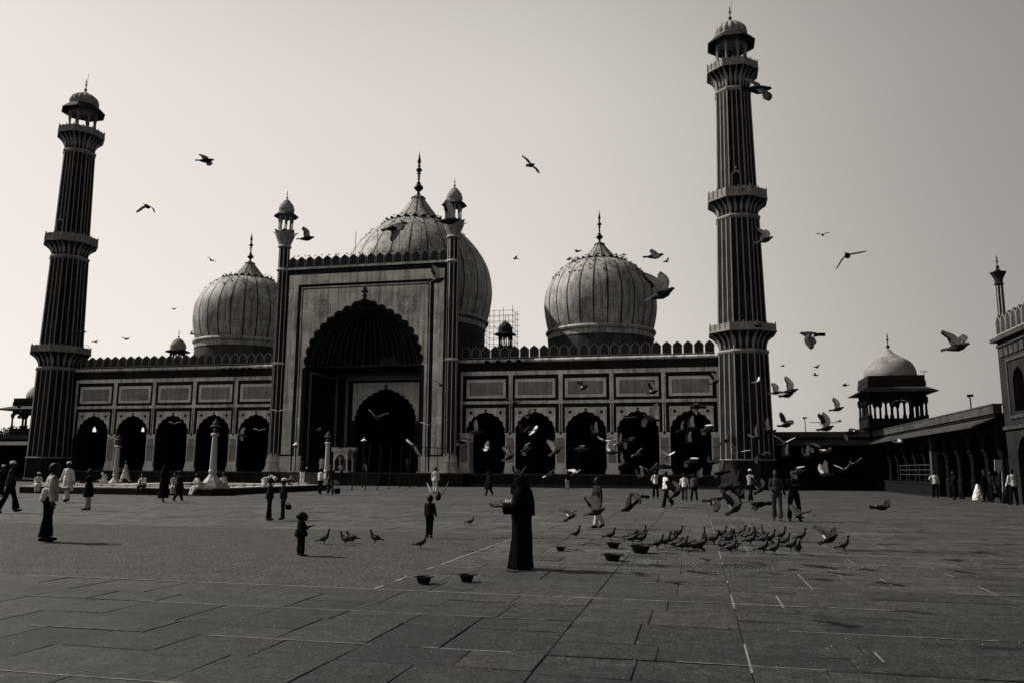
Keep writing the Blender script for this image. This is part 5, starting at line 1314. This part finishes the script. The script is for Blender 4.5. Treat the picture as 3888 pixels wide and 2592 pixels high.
# ================================================================== PIGEONS
PG=lambda: mat('pigeon_slate',.022,scale=14,amp=.3,rough=.7); PGN=lambda: mat('pigeon_neck',.018,rough=.45,scale=20,amp=.3)
PGW=lambda: mat('pigeon_wing',.10,scale=20,amp=.3,rough=.8); PGU=lambda: mat('wing_lining',.48,scale=25,amp=.25,rough=.9); PGB=lambda: mat('pigeon_bar',.012,scale=9,amp=.2)
PGL=lambda: mat('pigeon_leg',.08,amp=.2)
def standing(headz=0,lean=.0,neck=1,peck=0):
    m=MB(); V=Vector
    # x forward. body ~0.30 long
    if peck: sp=[(-.16,.075),(-.09,.10),(-.03,.115),(.03,.11),(.075,.09),(.11,.06),(.135,.038)]; hd=V((.15,0,.028)); bk=(V((.165,0,.022)),V((.185,0,.003)))
    else:
        hx=.098+.012*headz; hz=.232+.03*headz; sp=[(-.12,.10),(-.08,.11),(-.03,.12),(.03,.13),(.066,.152),(hx-.012,hz-.036),(hx,hz)]; hd=V((hx+.006,0,hz+.004)); bk=(hd+V((.016,0,-.002)),hd+V((.04,0,-.008)))
    rr=[.02,.042,.058,.056,.042,.02,.018]
    m.tube([V((x,0,z)) for x,z in sp],rr,12); m.ball(hd,(.028,.023,.025),12); m.tube(bk,[.008,.003],6)
    m.ball((-.01,0,.12),(.085,.052,.05),14)
    for q in (-1,1):      # folded wings
        m.tube([(.045,q*.036,.14),(-.02,q*.048,.13),(-.09,q*.034,.112),(-.145,q*.012,.098)],[.02,.026,.018,.006],8)
    m.tube([(-.1,0,.105),(-.15,0,.094),(-.195,0,.083)],[.025,.024,.02],8,flat=.35)
    for q in (-1,1):
        m.tube([(.0,q*.022,.08),(-.008,q*.024,.04)],[.018,.008],7)
        m.tube([(-.008,q*.024,.045),(.0,q*.024,.006)],[.006,.005],6)
        for a_ in (-.5,0,.5): m.tube([(0,q*.024,.006),(.032*math.cos(a_),q*.024+.03*math.sin(a_),.004)],[.005,.004],5)
        m.tube([(0,q*.024,.006),(-.016,q*.024,.004)],.004,5)
    def fm(c,n):
        if c.z<.058 and not(peck and c.x>.08): return 4
        if c.x<-.172: return 3
        if (not peck and c.z>.16 and c.x>.05) or (peck and c.x>.085): return 1
        if c.x<.04 and c.z>.095 and abs(c.y)>.012:
            if -.088<c.x<-.072 or -.052<c.x<-.038: return 3
            return 2
        return 0
    return remeshed(m,'pigeon',.0052,[PG(),PGN(),mat('pigeon_coverts',.115,scale=14,amp=.3,rough=.8),PGB(),PGL()],2,fmat=fm)
SV=[standing(0),standing(1.3,1),standing(-.6),standing(peck=1),standing(.6)]
flock=[ # px,py(feet),heading,variant
 (2319,2049,8,0),(2398,2052,5,2),(2436,2046,15,1),(2404,2063,350,0),(2437,2062,12,4),(2497,2084,20,4),(2527,2075,10,1),(2550,2070,5,0),(2573,2043,0,4),(2571,2084,350,2),(2591,2090,15,4),(2612,2087,30,3),(2632,2080,0,3),(2668,2082,8,2),(2672,2056,60,1),(2712,2065,0,4),(2744,2044,5,4),(2767,2050,12,2),(2769,2064,355,0),(2786,2060,70,4),(2763,2086,5,3),(2775,2100,10,2),(2796,2091,80,1),
 (2817,2037,15,0),(2833,2046,8,2),(2848,2050,0,0),(2852,2068,10,4),(2895,2043,75,4),(2899,2065,4,2),(2927,2059,350,4),(2969,2048,0,4),(2983,2074,12,0),(3044,2054,0,4),(2901,2099,6,4),(2943,2103,10,4),(3003,2090,355,4),(3032,2103,268,2),(3207,2090,2,4),(2878,2050,110,1),(2912,2062,20,3),(2640,2090,345,3),
 (1786,1992,350,0),(1598,2081,5,1),(2188,2041,320,1),(1232,2063,25,1),(1311,2067,175,4),(1336,2060,180,0),(1422,2061,178,4)]
uniq={
 45-4:'lone pale-breasted pigeon standing beyond and left of the veiled woman',
 42:'lone pigeon walking right just in front of the small boy in the sweater',
 43:'lone dark pigeon standing up straight left of the feeding bowls',
 44:'pigeon right beside the toddler, leftmost of the row of four',
 45:'left-facing pigeon in the overlapping pair between toddler and small boy',
 46:'left-facing pigeon partly behind its neighbour in the overlapping pair',
 47:'left-facing pigeon on the right end of the row right of the toddler',
 0:'pigeon standing behind the medium bowl',4:'pigeon directly above the largest bowl, foremost of its cluster',8:'pigeon standing clear above the flock just right of the bowls',
 36:'pigeon seen head-on at the front right of the flock',37:'rightmost pigeon of the flock standing on its own',14:'upright pigeon with stretched neck at the left middle of the flock',
 2:'pigeon with raised head at the back of the bowl cluster',32:'pigeon walking right just beyond the main flock',30:'pigeon walking at the back right of the flock',
 34:'pale-winged pigeon in the front row, second from its right end',33:'pigeon in the front row left of the pale-winged one'}
for i,(px,py,hd,v) in enumerate(flock):
    o=obj('pigeon',SV[v]); g=ground(px,py); s_=1.0
    dep=(g-CC).dot(CF)
    s_=1.12 if i<41 else (1.05 if i>=43 else 1.0)
    o.location=g; o.rotation_euler=(0,rnd.uniform(-.12,.05),math.radians(AZ0+hd+rnd.uniform(-8,8))); o.scale=(s_,)*3
    if i in uniq: tag(o,uniq[i],'pigeon')
    else: tag(o,'slate pigeon standing in the feeding flock on the courtyard floor','pigeon','pigeons feeding on the ground')
# ---- flying birds: one continuous mesh each
def fly_body():
    m=MB(); V=Vector
    m.tube([(-.13,0,-.004),(-.07,0,-.002),(0,0,-.006),(.06,0,0),(.10,0,.012),(.125,0,.018)],[.018,.036,.05,.046,.03,.022],12)
    m.ball((.135,0,.02),(.026,.02,.021),10); m.tube([(.155,0,.018),(.182,0,.01)],[.008,.003],6)
    m.tube([(-.1,0,0),(-.15,0,0),(-.215,0,.002)],[.03,.036,.042],10,flat=.16)
    me=remeshed(m,'fb',.0075,[PG()],1)
    vs=[tuple(v.co) for v in me.vertices]; fs=[tuple(p.vertices) for p in me.polygons]; bpy.data.meshes.remove(me); return vs,fs
FBV,FBF=fly_body()
def sstep(t): t=max(0,min(1,t)); return t*t*(3-2*t)
def wing(vs,fs,ms,side,d1,d2,sw=0,fold=1.0,white=0):
    """d1,d2: dihedral of arm and hand in degrees; sw: sweep of the hand back"""
    ns,nc=44,4; L_=.30*fold
    y,z=.022,.012; rows=[]
    for i in range(ns+1):
        t=i/ns
        a_=math.radians(d1+(d2-d1)*sstep((t-.25)/.35))
        if i: y+=math.cos(a_)*L_/ns; z+=math.sin(a_)*L_/ns
        le=.045+.038*math.sin(min(1,t/.42)*PI/2)-(0 if t<.42 else .105*((t-.42)/.58)**2.0)-sw*.12*max(0,t-.3)
        te=-.052-.006*math.sin(PI*min(1,t/.5)) +(.012*t) -(0 if t<.5 else .042*math.sin(PI*.5*(t-.5)/.5))-sw*.16*max(0,t-.3)
        if t>.78: te=le+(te-le)*max(.05,math.sqrt(max(0,1-((t-.78)/.225)**2)))
        ph=(t*11)%1
        if t>.42: te+= .017*(1-abs(2*ph-1))*(.4+t*.8)     # separate primaries
        else: te+=.005*(1-abs(2*ph-1))
        rows.append((y,z,le,te,a_,t))
    o=len(vs); cnt=0
    for sgn in (1,-1):
        for (yy,zz,le,te,a_,t) in rows:
            for j in range(nc+1):
                c=j/nc; x=le+(te-le)*c; th=.0035*(1-t*.6)*math.sin(PI*min(1,c*1.4+.08))*sgn+.014*(1-t*.5)*math.sin(PI*c)
                nx=-math.sin(a_); nz=math.cos(a_)
                vs.append((x,side*(yy+nx*th),zz+nz*th))
    n1=(ns+1)*(nc+1)
    for q in (0,1):
        for i in range(ns):
            for j in range(nc):
                a0=o+q*n1+i*(nc+1)+j; f=(a0,a0+1,a0+nc+2,a0+nc+1)
                if (q==1)^(side<0): f=f[::-1]
                fs.append(f[::-1]); t=i/ns
                if q==0:
                    mm=1 if not white else 3
                    if not white and t<.5 and j in (2,): mm=2
                    if t>.85 and not white: mm=2
                else:
                    mm=3
                    if (j==nc-1) and not white and t>.3: mm=0
                ms.append(mm)
    for i in range(ns):       # close trailing and leading edges
        for j in (0,nc):
            a0=o+i*(nc+1)+j; fs.append((a0,a0+nc+1,a0+nc+1+n1,a0+n1)); ms.append(0)
    a0=o+ns*(nc+1)
    for j in range(nc): fs.append((a0+j,a0+j+1,a0+j+1+n1,a0+j+n1)); ms.append(0)
def flyer(px,py,d,hd,pitch,roll,L1,R1,label=None,white=0,sw=0,fold=1.0,group=None,tail=1.0):
    vs=list((x,y*(tail if x<-.13 else 1),z) for x,y,z in FBV); fs=list(FBF); ms=[0 if not white else 1]*len(fs)
    ms=[(4 if sum(vs[k][0] for k in f)/len(f)>.085 else q) if not white else 1 for f,q in zip(fs,ms)]
    wing(vs,fs,ms,1,L1[0],L1[1],sw,fold,white); wing(vs,fs,ms,-1,R1[0],R1[1],sw,fold,white)
    me=bpy.data.meshes.new('flying_pigeon'); me.from_pydata(vs,[],fs)
    for m_ in (PG(),PGW(),PGB(),PGU(),PGN()): me.materials.append(m_)
    me.polygons.foreach_set('material_index',ms); me.polygons.foreach_set('use_smooth',[True]*len(fs)); me.set_sharp_from_angle(angle=math.radians(50))
    o=obj('flying_pigeon',me); o.location=air(px,py,d)
    o.rotation_mode='XYZ'; M=Matrix.Rotation(math.radians(AZ0+hd),4,'Z')@Matrix.Rotation(math.radians(-pitch),4,'Y')@Matrix.Rotation(math.radians(roll),4,'X')
    o.rotation_euler=M.to_euler(); tag(o,label,'pigeon',group); return o
UP=(62,78); UPB=(48,88); MID=(20,15); FLT=(4,-4); DNW=(-35,-62); ARC=(18,-40); VV=(38,32)
F=flyer
# sky, left to right  (px,py,dist,heading[0 right,90 away,180 left],pitch,roll,left wing,right wing)
F(782,610,16.5,4,0,0,(3,-5),(3,-5),'pigeon gliding right high in the empty sky between left minaret and portal turret')
F(559,784,20,90,0,0,(-25,-58),(-25,-58),'pigeon with both wings bent down in the sky right of the left minaret',sw=.4)
F(2015,628,19,55,20,52,(6,2),(6,-2),'pigeon with wings spread on a steep diagonal high right of the great dome')
F(1164,906,17,8,6,-8,(40,40),(30,20),'pigeon flying just right of the left portal turret with one wing raised')
F(1503,862,10.9,20,20,0,(-14,-40),(-14,-40),'large dark pigeon with lowered wings before the lotus cap of the great dome')
F(1703,840,12,5,2,-10,(72,86),(50,60),'dark pigeon with one wing straight up before the right portal turret pavilion')
F(1660,1066,15.5,8,14,-10,(64,100),(40,60),'dark pigeon with raised wing at the upper right corner of the portal')
F(2486,973,14.5,-6,4,0,(20,55),(-18,-30),'dark pigeon gliding right above the gap between right dome and minaret')
F(2512,1118,8.8,-40,10,0,(66,76),(36,46),'largest flying pigeon with both wings fanned upward over the flank of the right dome')
F(2878,340,9.0,14,4,42,(8,0),(-4,-12),'large dark pigeon crossing just below the top balcony of the right minaret')
F(2905,912,15.4,-38,6,4,(50,56),(40,44),'pigeon with upswept wings touching the right edge of the right minaret')
F(3124,893,36,250,0,0,(30,8),(30,8),'tiny gull-like bird high in the sky right of the minaret')
F(3217,970,14.0,62,2,0,(-48,-60),(6,2),'pigeon with one wing level and one lowered in the sky above the corner pavilion')
F(3078,1270,12.5,155,4,0,(-48,-76),(-4,-46),'large pigeon with drooping bent wings right of the minaret lowest balcony')
F(3634,1318,10.4,-56,4,0,(42,36),(42,36),'pigeon with wings in a wide V in the sky left of the gatehouse')
F(3180,1552,20,-20,10,0,(66,84),(60,86),'pigeon with both wings up between the minaret and the corner pavilion')
F(3000,1484,16.0,-24,6,0,(66,80),(66,84),'upper pigeon of an overlapping pair with wings up right of the minaret')
F(2988,1500,18,14,8,6,(4,-6),(24,70),'lower pigeon of the overlapping pair right of the minaret')
F(2945,1490,22,-30,4,0,(62,70),(50,70),'smaller pigeon closest to the minaret edge, left of the overlapping pair')
F(2985,1612,16.5,14,8,-8,(54,110),(30,-40),'pigeon with arched wings just above the roof of the low colonnade')
F(3130,1607,18,268,0,0,(5,0),(5,0),'pigeon seen front-on with level wings above the low colonnade roof')
F(3138,1625,15,12,10,-8,(76,86),(68,84),'pigeon with tall upright wings crossing the low colonnade roof line')
far_=[(2972,1389),(3100,1393),(3096,1423),(3209,1462),(3187,1598),(2530,993),(1958,982),(2194,955),(2161,985),(2369,968),(802,988),(662,1173),(363,1298),(480,1287),(318,1261),(729,1268),(647,1410),(1272,598)]
fl_=['just right of the minaret above the pigeon pair','upper of two specks above the corner pavilion level','lower of two specks left of the corner pavilion dome','left of the corner pavilion eave','just above the low colonnade roof near the corner pavilion','just right of the right dome finial level','midway between the great dome and the right dome','above the left shoulder of the right dome','touching the left upper slope of the right dome','beside the cap of the right dome','in the sky left of the left dome finial','in the sky left of the left dome','near the left minaret lowest balcony, nearer one','in the sky above the left wing, second from the minaret','touching the right edge of the left minaret','just left of the left dome body','over the left wing frieze','far up above the left portal turret']
for i,((x,y),t) in enumerate(zip(far_[:-1],fl_)):
    if i==16: continue
    F(x,y,rnd.uniform(38,60),rnd.choice((200,20,150,260,330)),rnd.uniform(-8,8),rnd.uniform(-25,25),(rnd.uniform(15,40),rnd.uniform(-30,20)),(rnd.uniform(15,40),rnd.uniform(-30,20)),'tiny distant bird '+t)
# over the portal and the facade
V_=[
(1056,1562,24,275,0,0,(22,8),(22,8),'white bird with spread wings beside the left portal turret',1,0),
(1673,1460,20,290,0,-28,(2,-2),(2,-2),'bird with thin wings on a falling diagonal over the right portal frame',0,0),
(1429,1584,17,262,10,-8,(34,30),(40,34),'pigeon with two bright wings in a V before the black inner doorway',1,0),
(1588,1603,17,250,8,-16,(4,0),(62,70),'pigeon with one wing up and one level at the right side of the inner doorway',1,0),
(1571,1692,17,240,-4,-24,(-32,-44),(14,4),'pale bird with one lowered wing at the lower right of the inner doorway',1,.2),
(1211,1632,32,200,0,10,(20,0),(10,-10),'small pale bird inside the left part of the portal niche',1,0),
(985,1634,32,270,0,0,(26,12),(26,12),'small pale bird in the nearest left wing arch beside the portal',1,0),
(663,1608,34,280,0,0,(30,14),(30,14),'small pale bird in the dark top of the middle left wing arch',1,0),
(918,1650,26,190,10,30,(60,60),(-10,-20),'thin pale bird at the left jamb of the left arch nearest the portal',1,0),
(2218,1470,19,16,30,-12,(58,80),(30,40),'pigeon climbing right across the third inscription panel',0,0),
(2480,1488,18.5,12,16,-6,(60,112),(48,90),'dark pigeon with raised wing at the right end of the fourth inscription panel',0,0),
(2715,1450,19,20,20,-6,(78,92),(70,88),'pigeon with wings straight up between the fifth panel and the minaret',0,0),
(1955,1528,17,255,0,-8,(20,24),(14,30),'hovering pigeon where the first and second right inscription panels meet',0,0),
(2010,1572,20,200,-16,20,(20,10),(16,-20),'pale pigeon touching the top of the second right arch',1,0),
(1806,1640,15.5,225,-6,10,(66,98),(-20,-60),'pigeon with one long white wing upright in the first right arch',1,0),
(1757,1674,14.5,215,-8,24,(-24,-44),(8,0),'dark pigeon with long drooping wing at the left jamb of the first right arch',0,.2),
(1985,1640,19,230,0,-20,(54,60),(50,40),'pale pigeon with short raised wings in the upper second right arch',0,0),
(2028,1634,21,330,10,30,(8,0),(4,0),'narrow pale pigeon gliding up right in the second right arch',1,0),
(1848,1704,22,170,0,0,(-10,-20),(50,96),'small bright pigeon in the middle of the first right arch',1,0),
(1934,1734,16,-15,26,0,(64,98),(56,90),'dark pigeon with barred wings up on the first pilaster of the right wing',0,0),
(1998,1706,17,205,-20,24,(28,-6),(10,-30),'pale pigeon diving left low in the second right arch',1,0),
(2112,1712,14,28,28,-4,(62,92),(44,66),'pigeon with a brilliant white raised wing over the second right pilaster',1,0),
(2206,1704,17,185,-2,10,(16,-4),(10,-10),'white pigeon gliding level in the third right arch',1,0),
(2268,1645,16,210,-12,6,(72,96),(50,70),'pigeon with tall slim wing in the upper third right arch',0,0),
(2295,1672,17,240,-8,-18,(20,30),(10,30),'fluttering pale pigeon at the right jamb of the third right arch',1,0),
(2326,1716,14.5,196,-6,6,(78,98),(40,70),'pigeon with long white upright wing on the third right pilaster',1,0),
(2352,1684,18,215,-18,12,(40,70),(10,-10),'pale pigeon diving left at the left jamb of the fourth right arch',1,0),
(2392,1676,15.5,198,10,20,(16,-20),(8,-34),'pigeon with broad arched back and wings in the fourth right arch',0,0),
(2418,1726,19,208,-14,14,(34,10),(16,-14),'small pale pigeon rising in the lower fourth right arch',1,0),
(2368,1764,15.5,214,-20,8,(68,92),(20,10),'pigeon with curved wing up just below the fourth right arch left jamb',0,0),
(2442,1812,16,212,-14,6,(74,94),(40,60),'pale winged pigeon left of the umbrella',0,0),
(2464,1786,19,240,0,-14,(50,66),(14,4),'small pigeon touching the left edge of the umbrella',1,0),
(2384,1586,19,268,0,4,(4,-4),(4,-10),'pigeon with thin level wings at the top left of the fourth right arch',0,0),
(2470,1586,12.5,205,12,-6,(76,84),(-30,-50),'big white pigeon with raised and lowered wings at the top of the fourth right arch',1,0),
(2645,1543,15,170,4,30,(-14,-30),(10,-14),'dark pigeon gliding over the rosette at the top of the fifth right arch',0,0),
(2590,1634,19,206,-8,14,(56,60),(12,0),'pale pigeon with a raised wing at the left of the fifth right arch',0,0),
(2632,1625,15.5,196,-4,6,(78,100),(56,80),'pigeon with tall wing in the centre of the fifth right arch',0,0),
(2684,1630,15,192,-16,26,(20,-36),(14,-10),'pale round-winged pigeon at the right of the fifth right arch',1,0),
(2622,1680,17,198,-6,0,(80,96),(60,80),'dim pigeon with upright wing low in the fifth right arch',0,0),
(2537,1727,20,50,34,0,(36,60),(20,30),'pale pigeon climbing over the fourth right pilaster',1,0),
(2622,1752,15,200,-10,20,(18,-30),(10,-20),'pale pigeon with arched back below the fifth right arch',1,0),
(2188,1793,18,28,24,10,(14,0),(26,30),'small pale pigeon rising above the youth in the waistcoat',1,0),
(2083,1806,17,212,-24,14,(24,10),(12,0),"pale pigeon just right of the veiled woman's head",1,0),
(1968,1806,15.5,240,0,-6,(50,66),(44,60),"pigeon with both wings in a V just left of the veiled woman's head",0,0),
(2757,1672,19,230,0,8,(58,70),(-16,-40),'dark pigeon across the pale stripes low on the right minaret',0,0),
(2704,1756,20,196,-2,6,(24,30),(40,70),'pigeon level with the foot of the fifth right arch right jamb',0,0),
(2738,1794,13.5,196,-10,16,(30,66),(10,-24),'large pigeon with arched wings before the base of the right minaret',0,0),
(2663,1815,19,192,-2,0,(80,92),(50,60),'dim pigeon with tall wing left of the minaret base',0,0),
(2764,1850,14.5,190,-4,20,(6,-10),(6,-14),'pigeon gliding flat just above the ground line left of the minaret',0,0),
(2818,718,26,250,0,0,(34,24),(34,24),'pale pigeon with V wings before the doorway of the right minaret',1,0),
(2875,1238,24,200,0,10,(20,10),(20,10),'small pigeon landing on the lowest balcony of the right minaret',0,0),
(2874,1450,30,300,0,0,(60,60),(-10,0),'small white bird across the upper stripes of the right minaret shaft',1,0),
(2873,1662,16,206,-10,8,(70,84),(30,30),'pigeon with raised pale wing low on the right minaret shaft',0,0),
(2919,1637,14.5,204,-8,4,(78,100),(60,90),'pigeon with tall wing against the right edge of the minaret',0,0),
(2806,1717,19,250,0,-12,(30,20),(46,40),'small pale pigeon across the minaret stripes above the lower moulding',1,0),
(2897,1732,14,200,8,14,(24,-30),(10,-44),'pigeon with arched wings just above the minaret foot moulding',0,0),
(2980,1680,18,262,0,-4,(36,28),(36,30),'pigeon with V wings in front of the low colonnade near the minaret',1,0),
(2988,1730,16,200,-6,0,(74,92),(62,88),'dim pigeon with paired wings up before the first colonnade arch',0,0),
(3092,1690,13.2,172,10,24,(-20,-48),(14,-18),'large pigeon with arched pale back before the low colonnade',0,.2),
(3138,1712,20,10,4,0,(18,4),(26,12),'small pale pigeon right of the large arched one before the colonnade',1,0),
(3068,1732,17,200,-6,4,(74,90),(50,70),'pigeon with slim raised wing before the middle of the low colonnade',0,0),
(3030,1790,14.5,188,-14,24,(20,-24),(14,-34),'pale pigeon with rounded wing just above the two standing men',1,0),
(3136,1800,14.5,192,-6,4,(76,100),(40,60),'pigeon with one long bright wing upright against the black colonnade',1,0),
(3205,1782,19,230,0,-10,(50,76),(20,10),'small bright pigeon right of the long white wing before the colonnade',1,0),
(3228,1642,16,186,-2,20,(24,-40),(12,-50),'pigeon with arched wings before the eave left of the corner pavilion base',0,0),
(3250,1755,26,210,-6,10,(30,20),(-6,-20),'faint small pigeon against the black side colonnade',1,0),
(3412,1678,24,330,-10,14,(14,6),(20,10),'small pale pigeon before the side colonnade under the corner pavilion',1,0),
(3420,1520,19,220,-8,10,(-20,-44),(10,-30),'pigeon flying across the openings of the corner pavilion',0,0),
# over the open ground
(2424,1880,15.5,170,8,24,(-26,-50),(6,-26),'dark pigeon with lowered wings over the ground left of the white shirted men',0,0),
(2388,1924,13.5,200,-30,24,(14,30),(6,14),'dark pigeon diving down left behind the bowls',0,0),
(2170,1956,16,30,32,-4,(36,30),(20,10),'small pigeon taking off at the left behind the youth',0,0),
(2262,1942,12.3,-28,14,0,(62,74),(50,58),'large dark pigeon with both wings up crossing in front of the youth',0,0),
(2567,1872,15,28,30,-6,(62,100),(44,80),'pigeon with raised wing before the legs of the untucked white shirt',0,0),
(2713,1896,14,352,6,10,(-18,-54),(-24,-44),'pale-backed pigeon with drooping wings over the ground left of the minaret visitors',0,0),
(2792,1930,12.8,24,26,-6,(64,94),(56,86),'dark pigeon with wings up landing at centre right of the court',0,0),
(2804,1885,14.5,24,24,-4,(58,96),(30,30),'pigeon with broad dark wing by the feet of the dark shawl woman',0,0),
(2885,1912,13.5,186,-4,22,(-4,-24),(4,-10),'pale-backed pigeon skimming low left of the tight shirted man',0,0),
(2888,1856,17,28,28,0,(68,80),(50,66),'pigeon with wings up right of the light sleeveless shirt man',0,0),
(3046,1954,14,200,-20,-8,(10,6),(30,24),'pigeon taking off at the feet of the stout man in the dark suit',0,0),
(3346,1924,13.8,5,0,14,(-12,-20),(30,50),'pigeon flying low over the empty ground at far right',0,0),
(1664,1884,13.5,100,-22,0,(40,62),(46,66),'pigeon seen from behind with wings in a V above the small boy',0,0),
(3150,2045,12.2,15,18,-8,(50,48),(40,30),'pigeon landing with wings raised behind at the right end of the flock',0,0),
]
for (x,y,d,hd,pt,rl,l1,r1,lb,wh,sw) in V_: F(x,y,d*(1.22 if y<1840 else 1.0),hd,pt,rl,l1,r1,lb,white=wh,sw=sw)
# birds just above the frame are left out, their shadows painted into the paving
# ---- pigeons perched on the domes (tiny)
m=MB(); m.tube([(-.17,0,.05),(-.08,0,.09),(.0,0,.11),(.06,0,.14),(.09,0,.2)],[.012,.04,.06,.045,.022],7); m.ball((.1,0,.215),.03,6); m.tube([(.12,0,.215),(.15,0,.205)],[.01,.003],4); m.tube([(0,.02,.08),(0,.02,0)],.008,4); m.tube([(0,-.02,.08),(0,-.02,0)],.008,4)
PM=m.mesh('perched_pigeon',[PGN()])
def perch(p,label,group):
    o=obj('perched_pigeon',PM); o.location=p; o.rotation_euler=(0,0,rnd.uniform(0,6.28)); o.scale=(1.02,)*3; tag(o,label,'pigeon',group)
def on_dome(x,y,n,z0,z1,lab,grp,a0=-PI,a1=0):
    pf=DPROF[(x,y)]
    for i in range(n):
        z=z1-(z1-z0)*rnd.random()**1.5; a_=rnd.uniform(a0,a1); r=prad(pf,z); perch((x+r*math.cos(a_),y+r*math.sin(a_),z),lab,grp)
def on_ring(x,y,n,r,z,lab,grp,a0=-PI,a1=0):
    for i in range(n):
        a_=rnd.uniform(a0,a1); perch((x+r*math.cos(a_),y+r*math.sin(a_),z),lab,grp)
l1_='tiny pigeon perched on the upper slope of the great central dome'; on_dome(0,14.4,84,29.8,32.6,l1_,'pigeons on the great dome',-2.9,.2)
l2_='tiny pigeon perched on the upper slope of the right dome'; on_dome(23.52,14.12,78,24.0,26.1,l2_,'pigeons on the right dome',-2.9,.2)
l3_='tiny pigeon perched on the upper slope of the left dome'; on_dome(-23.52,14.12,36,24.6,26.2,l3_,'pigeons on the left dome',-2.6,.2)
on_ring(23.52,14.12,24,3.3,26.62,'tiny pigeon perched on the petal ring of the right dome','pigeons on the right petal ring'); on_ring(0,14.4,18,4.3,32.88,'tiny pigeon perched on the petal ring of the great dome','pigeons on the great petal ring'); on_ring(-23.52,14.12,20,3.3,26.62,'tiny pigeon perched on the petal ring of the left dome','pigeons on the left petal ring')
for i in range(26): perch((-9.2+18.4*(i+rnd.uniform(.1,.9))/26,YF+.25,24.75 if i%2 else 24.72),'tiny pigeon perched on the battlement above the portal','pigeons on the portal battlement')
